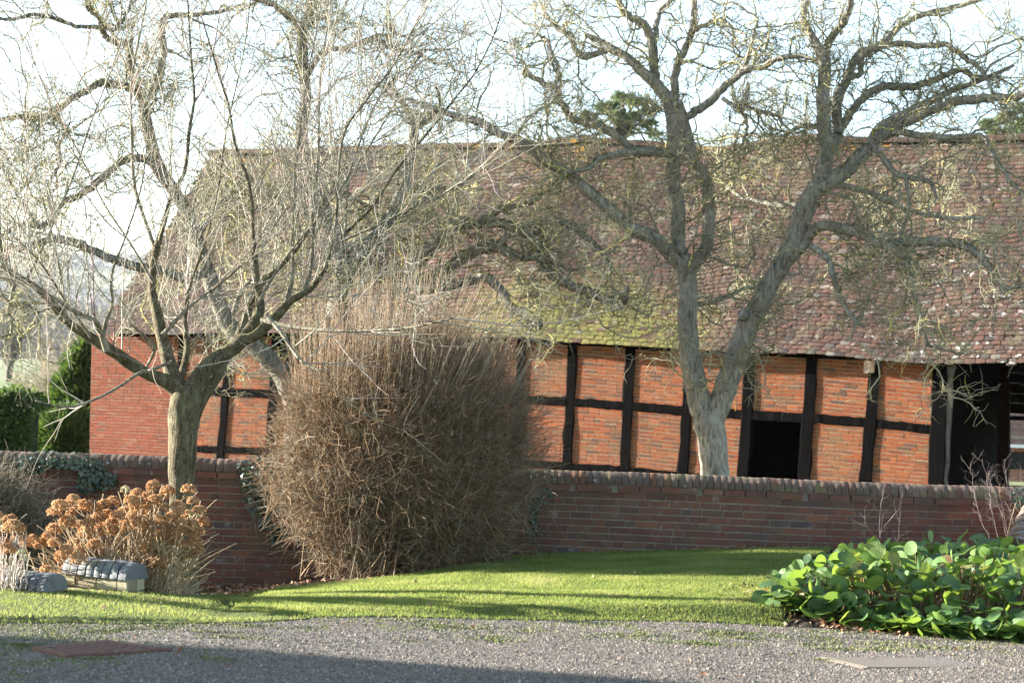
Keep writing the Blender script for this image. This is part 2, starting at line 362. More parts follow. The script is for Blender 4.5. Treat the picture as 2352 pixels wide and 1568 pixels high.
# ------------------------------------------------------------------ brick and tile pieces
def brick_var(seed, cham=.05):
    """unit brick, x -.5...5, z -.5...5, front face at y=-1 (towards the viewer), chamfered"""
    g = np.random.default_rng(seed); j = lambda k: g.normal(0, .012, (4, 3)) * np.array([.8, 0, 1.8]) * k
    f = np.array([(-.5, 0, -.5), (.5, 0, -.5), (.5, 0, .5), (-.5, 0, .5)], float)
    front = f * np.array([1 - cham * .35, 1, 1 - cham * 1.1]) + j(1) + np.array([0, -1, 0]); front[:, 1] += g.normal(0, .02, 4)
    mid = f + j(.6) + np.array([0, -.85, 0]); back = f + np.array([0, 0, 0])
    V = np.vstack([front, mid, back]); q = [(0, 1, 2, 3)]
    for o in (0, 4):
        for i in range(4): k = (i + 1) % 4; q.append((o + i, o + 4 + i, o + 4 + k, o + k))
    return V, np.array(q), None
BRICKS = [brick_var(s) for s in range(8)]
def m_brick(name, stops, dirt, patches=(), mossy=None, rough=.92):
    t = NT(name); p = t.piece(); c = t.ramp(p, stops)
    c = t.mix(t.math('MULTIPLY', t.step(t.noise(45, 5, .65), .4, .75), .55), c, t.mix(.6, c, dirt))
    c = t.mix(t.math('MULTIPLY', t.step(t.noise(1.1, 4), .42, .68), .45), c, dirt)
    for col, scl, lo, hi, amt in patches:
        c = t.mix(t.math('MULTIPLY', t.step(t.noise(scl, 4, .6), lo, hi), amt), c, col)
    if mossy: c = mossy(t, c)
    t.bump(t.noise(130, 5, .7), .55, .006); return t.done(c, rough, .15)

# ------------------------------------------------------------------ the barn
BO = P(207, 896, 40.0); BE = P(2352, 971, 31.18)
BU = unit((BE - BO) * np.array([1, 1, 0])); BN = np.array([BU[1], -BU[0], 0.0])   # along the front, outward
BUP = np.array([0, 0, 1.0])
def bw(u, w, z):
    return np.array([BO[0], BO[1], 0]) + BU * u + BN * w + BUP * z
def bpix(x, y, w=0.0):
    d = ray(x, y); o = np.array([0, 0, CAMZ]); a = np.array([BO[0], BO[1], 0]) + BN * w
    k = np.dot(a - o, BN) / np.dot(d, BN); p = o + d * k; return float(np.dot(p - a, BU)), float(p[2])
barn = empty('timber_framed_barn', bw(10, 0, 0), 'long timber-framed brick barn with sagging red tiled roof', 'barn')
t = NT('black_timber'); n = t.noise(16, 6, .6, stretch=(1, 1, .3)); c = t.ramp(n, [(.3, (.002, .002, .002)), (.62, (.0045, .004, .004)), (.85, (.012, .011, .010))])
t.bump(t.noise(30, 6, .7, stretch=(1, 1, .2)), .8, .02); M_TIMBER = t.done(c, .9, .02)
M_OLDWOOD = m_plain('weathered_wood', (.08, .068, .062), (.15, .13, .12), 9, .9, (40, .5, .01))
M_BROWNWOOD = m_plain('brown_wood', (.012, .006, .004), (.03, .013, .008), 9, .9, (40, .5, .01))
M_MORTAR = m_plain('lime_mortar', (.15, .115, .078), (.25, .20, .145), 20, .95, (90, .6, .01))

def beam(name, a, b, wa, wb, w0, w1, parent, mat=None, seg=9, jit=.012):
    """timber in the barn's front between (u,z) points a and b, widths wa to wb, from depth w0 (back) to w1 (face)"""
    a, b = np.array(a), np.array(b); d = unit(b - a); nrm = np.array([-d[1], d[0]]); m = MB(); rings = []
    for k in range(seg + 1):
        f = k / seg; c = a + (b - a) * f + nrm * rng.normal(0, jit * .5); h = (wa + (wb - wa) * f) / 2; e = rng.normal(0, jit, 4); fo = rng.normal(0, .004)
        q = [c - nrm * (h + e[0]), c + nrm * (h + e[1])]
        rings.append([bw(q[0][0], w0, q[0][1]), bw(q[1][0], w0, q[1][1]), bw(q[1][0], w1 - .015, q[1][1]), bw(*((c + nrm * (h - .015))[[0]]), w1 + fo, (c + nrm * (h - .015))[1]),
                      bw(*((c - nrm * (h - .015))[[0]]), w1 + fo, (c - nrm * (h - .015))[1]), bw(q[0][0], w1 - .015, q[0][1])])
    for k, r in enumerate(rings):
        m.v += [tuple(p) for p in r]
        if k:
            o = (k - 1) * 6
            for i in range(6): j = (i + 1) % 6; m.f.append((o + i, o + j, o + 6 + j, o + 6 + i))
    m.f += [(5, 4, 3, 2, 1, 0), tuple((len(rings) - 1) * 6 + i for i in range(6))]
    return m.build(name, mat or M_TIMBER, parent)

# eave and ridge lines read along the barn (u -> z)
EAVE_W, RIDGE_W = .33, -3.8
ev = [bpix(x, y, EAVE_W) for x, y in [(225, 768), (395, 772), (600, 766), (760, 768), (1000, 772), (1200, 776), (1300, 787), (1440, 797), (1570, 808), (1700, 811), (1870, 815), (2000, 825), (2100, 832), (2352, 832)]]
rd = [bpix(x, y, RIDGE_W) for x, y in [(440, 352), (700, 352), (1000, 345), (1220, 341), (1340, 326), (1480, 333), (1640, 349), (1700, 343), (1780, 326), (1880, 322), (1960, 331), (2100, 332), (2352, 326)]]
U0, U1 = ev[0][0], ev[-1][0] + 4.0
def eave_z(u): return np.interp(u, [e[0] for e in ev], [e[1] for e in ev])
def ridge_z(u): return np.interp(u, [e[0] for e in rd], [e[1] for e in rd])
def wob(u, t): return .055 * np.sin(u * 1.25 + 2.2 * t + .6) * np.sin(np.pi * np.clip(t, 0, 1)) + .035 * np.sin(u * 2.9 + t * 5) * np.sin(np.pi * np.clip(t, 0, 1)) + .03 * np.sin(u * .55 + 4 * t)
def roof_p(u, t):
    z = eave_z(u) * (1 - t) + ridge_z(u) * t - .10 * np.sin(np.pi * t) + wob(u, t); w = EAVE_W + (RIDGE_W - EAVE_W) * t
    return np.array([BO[0], BO[1], 0]) + BU * u[..., None] + BN * w[..., None] + BUP * z[..., None]

# --- timbers
posts = {'a': ((424, 775), (393, 1075), 20), 'b': ((528, 775), (505, 1075), 18), 'c': ((636, 775), (616, 1075), 19), 'd': ((742, 778), (722, 1080), 19), 'd2': ((860, 778), (842, 1085), 19), 'd3': ((975, 778), (958, 1090), 19),
         'd4': ((1085, 780), (1066, 1095), 20), 'd5': ((1200, 782), (1182, 1098), 20), 'e': ((1316, 790), (1301, 1105), 21), 'f': ((1449, 797), (1433, 1110), 22), 'g': ((1586, 800), (1567, 1120), 22),
         'h': ((1724, 812), (1704, 1125), 24), 'i': ((1866, 815), (1845, 1130), 25), 'j': ((2012, 828), (1985, 1135), 25), 'k': ((2161, 838), (2148, 1140), 32)}
rail_top = [(395, 881), (488, 889), (604, 895), (900, 897), (1250, 909), (1323, 914), (1428, 921), (1566, 932), (1764, 944), (1864, 949), (1985, 959), (2150, 977)]
rail_h = np.array([19, 19, 19, 20, 20, 19, 20, 21, 23, 22, 21, 20])
sill_top = [(395, 1019), (454, 1022), (596, 1028), (900, 1040), (1275, 1058), (1316, 1064), (1426, 1069), (1559, 1083), (1700, 1098), (2150, 1130)]
def pline(pts): a = [bpix(*p) for p in pts]; return (lambda u: float(np.interp(u, [q[0] for q in a], [q[1] for q in a])))
rt, rb = pline(rail_top), pline([(x, y + h) for (x, y), h in zip(rail_top, rail_h)])
stp = pline(sill_top); sb = lambda u: stp(u) - .15
PX = {}
for k, (a, b, w) in posts.items():
    pa, pb = bpix(*a), bpix(*b); s = FPX / (BO[1] + BU[1] * pa[0]); wd = w / s / abs(BU[0]) 
    PX[k] = (pa, pb, wd); beam('post', (pa[0], pa[1] + .03), pb, wd * .97, wd * 1.05, -.16, .036, barn)
def post_u(k, z): (ua, za), (ub, zb), w = PX[k]; return ua + (ub - ua) * (z - za) / (zb - za)
order = ['a', 'b', 'c', 'd', 'd2', 'd3', 'd4', 'd5', 'e', 'f', 'g', 'h', 'i', 'j', 'k']
for l, r_ in zip(order[:-1], order[1:]):
    for top, bot, nm in ((rt, rb, 'rail'), (stp, sb, 'sill')):
        if nm == 'sill' and l == 'h': continue
        ul, ur = post_u(l, top(PX[l][0][0])) + PX[l][2] * .45, post_u(r_, top(PX[r_][0][0])) - PX[r_][2] * .45
        th = ((top(ul) - bot(ul)) + (top(ur) - bot(ur))) / 2
        beam(nm, (ul, (top(ul) + bot(ul)) / 2), (ur, (top(ur) + bot(ur)) / 2), th, th, -.15, .030, barn, jit=.006)
u_end = bpix(2352, 900)[0] + 3.6
uu = np.linspace(U0 + .2, u_end, 9)
for a, b in zip(uu[:-1], uu[1:]):   # wall plate under the eave
    beam('wall_plate', (a, eave_z(a) + .10), (b, eave_z(b) + .10), .24, .24, -.18, .022, barn, seg=5)
b0, b1 = bpix(2182, 842), bpix(2172, 1130); beam('jamb_board', b0, b1, .14, .06, -.12, .0, barn, M_OLDWOOD)

# --- brick panels
M_BARNBRICK = m_brick('barn_brick', [(0, (0.1452, 0.0387, 0.0150)), (.16, (0.2068, 0.0563, 0.0194)), (.32, (0.1716, 0.0466, 0.0176)), (.46, (0.2244, 0.0722, 0.0273)), (.6, (0.1056, 0.0334, 0.0176)), (.72, (0.1980, 0.0528, 0.0185)), (.82, (0.0880, 0.0370, 0.0246)), (.9, (0.1452, 0.0704, 0.0317)), (.96, (0.0528, 0.0334, 0.0299)), (1, (0.1672, 0.0581, 0.0299))],
                      (.13, .06, .032), [((.13, .085, .042), .9, .54, .68, .35), ((.24, .18, .10), 26, .64, .74, .5), ((.06, .035, .025), 2.2, .56, .72, .6), ((.20, .15, .10), 4.5, .62, .74, .4)])
M_BLOCKBRICK = m_brick('plain_barn_brick', [(0, (0.1573, 0.0340, 0.0145)), (.3, (0.1870, 0.0425, 0.0179)), (.55, (0.1275, 0.0289, 0.0136)), (.75, (0.1700, 0.0382, 0.0161)), (.87, (0.1062, 0.0306, 0.0170)), (.95, (0.1870, 0.0723, 0.0425)), (1, (0.0850, 0.0357, 0.0255))],
                      (.17, .05, .025), [((.26, .15, .10), 3, .62, .74, .4), ((.11, .036, .02), 1.6, .55, .7, .6)])
bricks = {'M': [], 'B': []}; brick_par = {'M': [], 'B': []}
def quad_pt(c, s, t_):     # corners TL TR BR BL in (u,z)
    TL, TR, BR, BL = c; return (TL * (1 - s) + TR * s) * (1 - t_) + (BL * (1 - s) + BR * s) * t_
def brick_panel(corners, key='M', course=.0745, blen=.232):
    c = [np.array(q, float) for q in corners]; m = MB()
    m.hexa([bw(q[0], -.13, q[1]) for q in (c[3], c[2], c[1], c[0])] + [bw(q[0], -.0005, q[1]) for q in (c[3], c[2], c[1], c[0])])
    po = m.build('brick_panel', M_MORTAR, barn)
    hgt = (np.linalg.norm(c[0] - c[3]) + np.linalg.norm(c[1] - c[2])) / 2; wid = (np.linalg.norm(c[1] - c[0]) + np.linalg.norm(c[2] - c[3])) / 2
    n = max(1, round(hgt / course)); ch = hgt / n
    for r in range(n):
        tt = (r + .5) / n; a = -rng.uniform(.02, 1) * blen if wid > .5 else 0; a = -((r % 2) * .5 + rng.uniform(0, .12)) * blen
        while a < wid - .02:
            L = blen if rng.random() < .86 else blen * .52
            L *= rng.normal(1, .025); s0, s1 = max(0, a), min(wid, a + L); a += L
            if s1 - s0 < .03: continue
            mid = quad_pt(c, (s0 + s1) / 2 / wid, tt) ; e0, e1 = quad_pt(c, s0 / wid, tt), quad_pt(c, s1 / wid, tt); d = unit(e1 - e0)
            mid = mid + np.array([0, rng.normal(0, .0022)]); L2, H2 = s1 - s0 - rng.uniform(.007, .014), ch - rng.uniform(.009, .015)
            x = BU * d[0] + BUP * d[1]; y = -BN; z = unit(np.cross(x, y))
            z = z if z[2] > 0 else -z
            bricks[key].append((x * L2, y * (.0135 + abs(rng.normal(0, .0012))), z * H2, bw(mid[0], -.010, mid[1]))); brick_par[key].append(po)
def pu(k, z, side): return post_u(k, z) + side * PX[k][2] * .44
for l, r_ in zip(order[:-1], order[1:]):
    for up in (True, False):
        if l == 'c' and up: continue                                     # open hatch under the eave
        if l == 'h' and not up: continue                                 # stable door
        if l in ('d2', 'd3', 'd'): 
            pass
        ul, ur = PX[l][0][0], PX[r_][0][0]
        if up: zt = lambda u: float(eave_z(u)) + .02; zb = lambda u: rt(u) - .01
        else: zt = lambda u: rb(u) + .01; zb = lambda u: stp(u) - .02
        lt, rtp, lb, rbm = [(k, f(u)) for k, f, u in ((l, zt, ul), (r_, zt, ur), (l, zb, ul), (r_, zb, ur))]
        brick_panel([(pu(l, lt[1], 1), lt[1]), (pu(r_, rtp[1], -1), rtp[1]), (pu(r_, rbm[1], -1), rbm[1]), (pu(l, lb[1], 1), lb[1])])
L0, L1 = bpix(211, 772), bpix(205, 1085); ka = posts['a']
brick_panel([(L0[0], eave_z(L0[0]) + .03), (pu('a', 2.9, -1), eave_z(L0[0]) + .03), (pu('a', -.6, -1), -.6), (L1[0], -.6)], 'B', .072)
for l, r_ in zip(order[:-1], order[1:]):    # plinth under the sill
    if l == 'h': continue
    ul, ur = PX[l][0][0] + .1, PX[r_][0][0] - .1
    brick_panel([(pu(l, sb(ul), 1), sb(ul)), (pu(r_, sb(ur), -1), sb(ur)), (pu(r_, -.6, -1), -.6), (pu(l, -.6, 1), -.6)])
for key, mm, nm in (('M', M_BARNBRICK, 250), ('B', M_BLOCKBRICK, 50)):
    a = np.array([np.stack(q[:3] + (q[3],)) for q in bricks[key]]); mats = frames(a[:, 0], a[:, 1], a[:, 2], a[:, 3])
    q = proj(a[:, 3]); wall_y = np.interp(q[:, 0], [200, 550, 1200, 1800, 2300], [1035, 1045, 1080, 1090, 1105])
    vis = seen(a[:, 3]) & (q[:, 1] < wall_y) & ~((q[:, 0] > 600) & (q[:, 0] < 1260)) & ~((q[:, 0] > 1580) & (q[:, 0] < 1690))
    if key == 'B': vis &= q[:, 0] < 360
    d = a[:, 3, 1] + np.where(vis, 0, 1e4); pick = np.argsort(d)[:nm]
    pieces('brick', 'brickwork', mats, BRICKS, mm, barn, pick, brick_par[key])
# mortar edge strip where the block meets the corner
# --- stable door opening: frame, half-open dark boards inside
dl, dr = pu('h', .9, 1), pu('i', .9, -1); dz = rb((dl + dr) / 2)
a, b = dr - .16, dr - .02
MB().hexa([bw(a, -1.0, -.6), bw(b, -1.0, -.6), bw(b, -.12, -.6), bw(b - .04, -.12, -.6), bw(a, -1.0, dz - .12), bw(b, -1.0, dz - .12), bw(b, -.12, dz - .12), bw(b - .04, -.12, dz - .12)]).build('door', M_TIMBER, barn)
# --- inside: end walls, back boards with gaps, posts, floor
BKW = -7.4
m = MB(); m.hexa([bw(U0 + .25, BKW, -.4), bw(U0 + .25, -.05, -.4), bw(U0 + .45, -.05, -.4), bw(U0 + .45, BKW, -.4)] + [bw(U0 + .25, BKW, 3.0), bw(U0 + .25, -.05, 3.0), bw(U0 + .45, -.05, 3.0), bw(U0 + .45, BKW, 3.0)]).build('end_wall', M_HBRICK, barn)
g = MB(); g.v = [tuple(bw(U0 + .3, EAVE_W - .3, 2.9)), tuple(bw(U0 + .3, BKW, 2.9)), tuple(bw(U0 + .3, RIDGE_W, 7.3))] + [tuple(bw(U0 + .42, EAVE_W - .3, 2.9)), tuple(bw(U0 + .42, BKW, 2.9)), tuple(bw(U0 + .42, RIDGE_W, 7.3))]
g.f = [(0, 1, 2), (5, 4, 3), (0, 3, 4, 1), (1, 4, 5, 2), (2, 5, 3, 0)]; g.build('gable', M_HBRICK, barn)
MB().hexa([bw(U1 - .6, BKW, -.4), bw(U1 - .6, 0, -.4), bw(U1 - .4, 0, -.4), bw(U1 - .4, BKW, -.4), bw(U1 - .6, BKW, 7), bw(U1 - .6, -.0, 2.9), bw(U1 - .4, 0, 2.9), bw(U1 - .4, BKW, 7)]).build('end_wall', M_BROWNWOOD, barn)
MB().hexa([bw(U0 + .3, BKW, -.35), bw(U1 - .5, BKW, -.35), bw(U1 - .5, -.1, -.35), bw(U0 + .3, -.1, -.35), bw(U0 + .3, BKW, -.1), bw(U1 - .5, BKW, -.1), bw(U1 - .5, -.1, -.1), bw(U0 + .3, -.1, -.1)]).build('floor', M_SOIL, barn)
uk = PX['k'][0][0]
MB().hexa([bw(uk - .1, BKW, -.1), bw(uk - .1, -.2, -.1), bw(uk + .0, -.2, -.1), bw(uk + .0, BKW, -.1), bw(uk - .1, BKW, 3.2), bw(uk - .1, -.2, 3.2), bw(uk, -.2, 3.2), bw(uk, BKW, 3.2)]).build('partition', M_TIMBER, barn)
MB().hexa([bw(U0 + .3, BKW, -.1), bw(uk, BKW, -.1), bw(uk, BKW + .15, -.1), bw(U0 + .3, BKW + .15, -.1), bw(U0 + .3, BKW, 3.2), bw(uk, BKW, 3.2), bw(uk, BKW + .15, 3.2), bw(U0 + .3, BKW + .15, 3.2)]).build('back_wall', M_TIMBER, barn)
ou, oz = bpix(2266, 966, BKW); ob = uk - .5
def board(ua, ub, za, zb, dw=0.0):
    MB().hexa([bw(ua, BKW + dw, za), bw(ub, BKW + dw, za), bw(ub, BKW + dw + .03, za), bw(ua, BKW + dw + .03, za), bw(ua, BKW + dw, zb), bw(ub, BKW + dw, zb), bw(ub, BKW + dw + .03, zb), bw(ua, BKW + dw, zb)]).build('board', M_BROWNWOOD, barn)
gap = {bpix(2220, y, BKW)[1]: h for y, h in ((948, .055), (989, .012), (1056, .018), (1075, .012))}
z = -.1
while z < 3.3:
    z2 = z + rng.uniform(.2, .27)
    for gz, gh in gap.items():
        if z < gz < z2 + .03: z2 = gz - gh / 2; break
    nxt = z2
    for gz, gh in gap.items():
        if abs(z2 - (gz - gh / 2)) < 1e-6: nxt = gz + gh / 2
    board(ob, ou, z, z2); 
    if z > oz - .05: board(ou, U1, z, z2)
    z = nxt + .001
beam('inner_post', bpix(2266, 850, BKW + .2), bpix(2262, 1140, BKW + .2), .16, .2, BKW + .1, BKW + .25, barn, M_OLDWOOD)
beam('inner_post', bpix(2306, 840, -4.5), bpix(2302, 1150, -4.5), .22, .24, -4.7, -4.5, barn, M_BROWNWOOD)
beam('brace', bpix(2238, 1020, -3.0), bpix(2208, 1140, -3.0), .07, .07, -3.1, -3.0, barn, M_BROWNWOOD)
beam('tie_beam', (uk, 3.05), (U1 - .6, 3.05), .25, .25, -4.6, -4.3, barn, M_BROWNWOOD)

# --- roof: deck, tiles, ridge
def m_tile():
    def moss(t, c):
        a, b_ = bw(*([bpix(1340, 740)[0]]), .2, bpix(1340, 740)[1]), bw(bpix(1500, 770)[0], .2, bpix(1500, 770)[1])
        k = t.math('MAXIMUM', t.near(a, .7, 2.3), t.near(b_, .5, 1.6)); k = t.math('MAXIMUM', k, t.near(bw(bpix(1180, 745)[0], .2, bpix(1180, 745)[1]), .6, 2.0))
        k = t.math('MULTIPLY', k, t.math('MULTIPLY', t.step(t.noise(5, 5, .65), .30, .50), t.step(t.piece(), .0, .30)))
        c = t.mix(t.math('MULTIPLY', k, .85), c, t.ramp(t.noise(20, 4), [(.3, (.070, .070, .016)), (.7, (.185, .17, .046))]))
        lo = t.near(bw(bpix(2250, 760)[0], .2, 3.3), 1.2, 3.4)           # pale lichen by the low right eave
        c = t.mix(t.math('MULTIPLY', t.step(t.noise(7, 4, .65), .60, .66), t.math('ADD', t.math('MULTIPLY', lo, .75), .12)), c, (.42, .41, .38))
        px = t.n.new('ShaderNodeSeparateXYZ'); t.ln(t.pos, px.inputs[0])
        rk = t.math('MULTIPLY', t.step(px.outputs['Z'], 7.0, 7.25), t.step(t.noise(3.2, 4), .60, .68))
        return t.mix(t.math('MULTIPLY', rk, .7), c, (.34, .17, .02))
    t_ = m_brick('clay_tile', [(0, (.070, .039, .029)), (.2, (.093, .047, .034)), (.42, (.058, .037, .029)), (.6, (.085, .054, .040)), (.74, (.038, .029, .026)), (.86, (.106, .057, .040)), (.93, (.034, .030, .028)), (1, (.16, .135, .105))],
                 (.046, .036, .027), [((.22, .195, .14), 6, .60, .67, .6), ((.14, .135, .075), 1.8, .55, .70, .5), ((.045, .035, .03), 2.3, .60, .74, .6)], moss)
    return t_
M_TILE = m_tile()
us = np.linspace(U0 + .1, U1, 120); ts = np.linspace(0.02, 1, 24); UU, TT = np.meshgrid(us, ts)
D = roof_p(UU, TT) - BUP * .07; D2 = D.copy()
i, j = np.meshgrid(np.arange(119), np.arange(23)); b = j * 120 + i; qd = np.stack([b, b + 1, b + 121, b + 120], -1).reshape(-1, 4)
dm = np_mesh('roof', D, qd); roof = add('roof', dm, M_TIMBER, barn)
D3 = bw(0, 0, 0) + BU * UU[..., None] + BN * (RIDGE_W - (EAVE_W - RIDGE_W) * (1 - TT))[..., None] + BUP * (ridge_z(UU) * TT + 2.9 * (1 - TT) - .05)[..., None]
add('back_slope', np_mesh('back_slope', D3, qd), M_TILE, roof)
slope = math.hypot(RIDGE_W - EAVE_W, 4.4); NR = round(slope / .118); rows = []
for r in range(NR):
    t_ = r / NR; u = U0 + rng.uniform(-.04, .03) + (r % 2) * .092 - .18 * 0
    while u < U1:
        wd = .178 * rng.normal(1, .035); rows.append((u + wd / 2, t_, wd, r)); u += wd + abs(rng.normal(.004, .004))
rows = np.array(rows); u, t_ = rows[:, 0], rows[:, 1]; t_ = t_ + rng.normal(0, .0011, len(t_)) + .0022 * np.sin(u * 1.9 + rows[:, 3] * .9)
slip = rng.random(len(u)) < .012; t_ = t_ - np.where(slip, rng.uniform(.003, .012, len(u)), 0)
p0 = roof_p(u, t_); e = 1e-3; tu = unit(roof_p(u + e, t_) - p0); tt = unit(roof_p(u, t_ + e) - p0); nn = unit(np.cross(tu, tt))
# lower edge proud of the course below, random twist
an = rng.normal(0, .022, len(u)) + np.where(slip, rng.normal(0, .12, len(u)), 0); ca, sa = np.cos(an)[:, None], np.sin(an)[:, None]
tx, ty = tu * ca + tt * sa, tt * ca - tu * sa
ti = (.10 + np.abs(rng.normal(0, .025, len(u))))[:, None]; ty2 = unit(ty - nn * ti); nz = np.cross(tx, ty2)
ro = rng.normal(0, .014, len(u))[:, None]; tx = unit(tx + nz * ro); nz = np.cross(tx, ty2)
mats = frames(tx * (rows[:, 2] - .006)[:, None], ty2 * .2, nz, p0 + nn * (.020 + rng.uniform(0, .008, len(u)))[:, None])
def tile_var(s):
    g = np.random.default_rng(90 + s); V = []
    for zt in (0.0, -.016):
        for y in (0, 1.0):
            for x in (-.5, 0, .5): V.append((x + g.normal(0, .012), y + (g.normal(0, .035) if y == 0 else 0), zt + (.003 if x == 0 else 0) + g.normal(0, .0012)))
    q = [(0, 1, 4, 3), (1, 2, 5, 4), (6, 7, 1, 0), (7, 8, 2, 1), (6, 0, 3, 9), (2, 8, 11, 5)]
    return np.array(V), np.array(q), None
d = np.where(seen(p0) , p0[:, 1], 1e4) + np.abs(proj(p0)[:, 0] - 2050) * .004; pick = np.argsort(d)[:300]
pieces('tile', 'tile_courses', mats, [tile_var(s) for s in range(6)], M_TILE, roof, pick)
u = U0 + .05; k = 0
rv = np.array([(x, .0, 0) for x in (0, 1)])
while u < U1:     # half-round ridge tiles
    L = .32; m = MB(); pa, pb = roof_p(np.array([u]), np.array([1.0]))[0], roof_p(np.array([u + L - .012]), np.array([1.0]))[0]; dz_ = rng.normal(0, .006)
    for p, rr in ((pa, .125), (pb, .118)):
        for h_ in (0, .02):
            for a in np.linspace(-.15, math.pi + .15, 9): m.v.append(tuple(p + BN * math.cos(a) * (rr - h_) + BUP * (math.sin(a) * (rr - h_) + .015 + dz_)))
    for i in range(8): m.f += [(i, i + 1, 19 + i, 18 + i), (i, 9 + i, 10 + i, i + 1), (18 + i, 19 + i, 28 + i, 27 + i)]
    m.f += [(0, 18, 27, 9), (8, 17, 35, 26)]
    m.build('ridge_tile', M_TILE, roof); u += L
# a slate slipping at the broken eave
su, sz = bpix(1996, 838, EAVE_W)
MB().hexa([bw(su - .1, EAVE_W - .02, sz - .16), bw(su + .1, EAVE_W - .02, sz - .14), bw(su + .1, EAVE_W, sz - .14), bw(su - .1, EAVE_W, sz - .16), bw(su - .1, EAVE_W - .05, sz + .14), bw(su + .1, EAVE_W - .05, sz + .16), bw(su + .1, EAVE_W - .03, sz + .16), bw(su - .1, EAVE_W - .03, sz + .14)]).build('slipped_tile', M_TILE, roof)

# ------------------------------------------------------------------ garden wall
WY = 19.0; WT = 1.0
gwall = empty('garden_wall', (0, WY, 0), 'low dark red brick garden wall with rounded brick coping', 'wall')
def wmoss(t, c):
    p = t.n.new('ShaderNodeSeparateXYZ'); t.ln(t.pos, p.inputs[0])
    lo = t.math('SUBTRACT', 1.0, t.step(p.outputs['Z'], .1, .6))
    return t.mix(t.math('MULTIPLY', t.step(t.noise(4, 4), .5, .66), t.math('ADD', t.math('MULTIPLY', lo, .4), .12)), c, (.11, .095, .04))
M_WALLBRICK = m_brick('wall_brick', [(0, (.145, .060, .044)), (.17, (.120, .052, .042)), (.36, (.170, .070, .048)), (.5, (.130, .062, .048)), (.64, (.105, .056, .048)), (.78, (.195, .076, .046)), (.88, (.145, .085, .060)), (.95, (.075, .058, .060)), (1, (.23, .088, .048))],
                      (.12, .065, .045), [((.30, .26, .235), 5, .58, .70, .5), ((.55, .53, .50), 55, .70, .74, .5), ((.075, .052, .042), 1.4, .50, .68, .6)], wmoss)
M_COPING = m_brick('coping_brick', [(0, (.115, .082, .062)), (.3, (.085, .062, .048)), (.6, (.14, .098, .074)), (.85, (.11, .060, .045)), (1, (.15, .065, .035))], (.07, .058, .042),
                   [((.36, .355, .33), 16, .66, .70, .7), ((.15, .14, .06), 3, .52, .66, .55)])
M_WALLMORTAR = m_plain('wall_mortar', (.17, .145, .11), (.28, .245, .19), 18, .95, (70, .7, .01))
X0, X1 = -7.5, 8.0
MB().box(X0, X1, WY + .004, WY + .23, -.7, WT - .09).build('core', M_WALLMORTAR, gwall)
rec = []; z = WT - .142
def wall_top(x): return WT + .012 * math.sin(x * .9) 
row = 0
while z > -.55:
    x = X0 - rng.uniform(0, .1) + (row % 2) * .115
    while x < X1:
        L = .228 if rng.random() < .78 else .113
        L *= rng.normal(1, .02); cx = x + L / 2
        if row == 0: L = .23
        rec.append((cx, z - .0375, L - rng.uniform(.007, .014), .075 - rng.uniform(.008, .014), row)); x += L
    z -= .0755; row += 1
rec = np.array(rec); n = len(rec)
rot = rng.normal(0, .008, n); xs = np.stack([np.cos(rot), 0 * rot, np.sin(rot)], 1); zs = np.stack([-np.sin(rot), 0 * rot, np.cos(rot)], 1); ys = np.tile([0, 1.0, 0], (n, 1))
dep = .013 + np.abs(rng.normal(0, .0025, n)) + np.where(rec[:, 4] == 0, .035, 0)
pos = np.stack([rec[:, 0], np.full(n, WY + .010), rec[:, 1] + .010 * np.sin(rec[:, 0] * 1.1 + rec[:, 4] * .2)], 1)
mats = frames(xs * rec[:, 2:3], ys * dep[:, None], zs * rec[:, 3:4], pos)
q = proj(pos); gz = ground_z(pos[:, 0], np.full(n, 18.7))
vis = seen(pos) & (pos[:, 2] > gz - .02) & ((q[:, 0] > 1190) | ((q[:, 0] < 620) & (q[:, 0] > 60)))
prio = np.where(vis, 0, 1e3) + np.where(q[:, 0] > 1190, np.where(q[:, 0] > 2150, 1, 0), np.where(q[:, 0] > 440, 0, 1)) + rng.random(n) * .1
pieces('brick', 'brickwork', mats, BRICKS, M_WALLBRICK, gwall, np.argsort(prio)[:300])
def coping_mesh(name, half, h, wid, seg=9, seed=0, foot=.03):
    g = np.random.default_rng(seed); m = MB(); prof = [(-half, -foot), *[(-half * math.cos(a), h * math.sin(a) ** .8) for a in np.linspace(0.0, math.pi, seg)], (half, -foot)]; k = len(prof)
    for s, sh in ((-.5, .975), (-.42, 1.0), (.42, 1.0), (.5, .975)):
        jj = g.normal(0, .0018, (k, 2))
        for (y, z), e in zip(prof, jj): m.v.append((s * wid, y * sh + e[0], (z * sh if z > 0 else z) + e[1]))
    for r in range(3):
        for i in range(k - 1): a = r * k + i; m.f.append((a, a + 1, a + k + 1, a + k))
    m.f += [tuple(range(k)), tuple(3 * k + i for i in reversed(range(k)))]
    me = m.mesh(name); me.polygons.foreach_set('use_smooth', [len(p.vertices) == 4 for p in me.polygons]); return me
cop = [coping_mesh('coping_brick', .15, .105, .0735, seed=s) for s in range(6)]
for me in cop: me.materials.append(M_COPING)
x = X0
while x < X1:
    o = bpy.data.objects.new('coping_brick', cop[rng.integers(6)]); COL.objects.link(o); setp(o, gwall)
    o.matrix_basis = Matrix.Translation((x, WY + .115, WT - .105 + rng.normal(0, .0015) + .010 * math.sin(x * 1.1))) @ Matrix.Rotation(rng.normal(0, .008), 4, 'Z') @ Matrix.Rotation(rng.normal(0, .008), 4, 'Y'); x += .0775

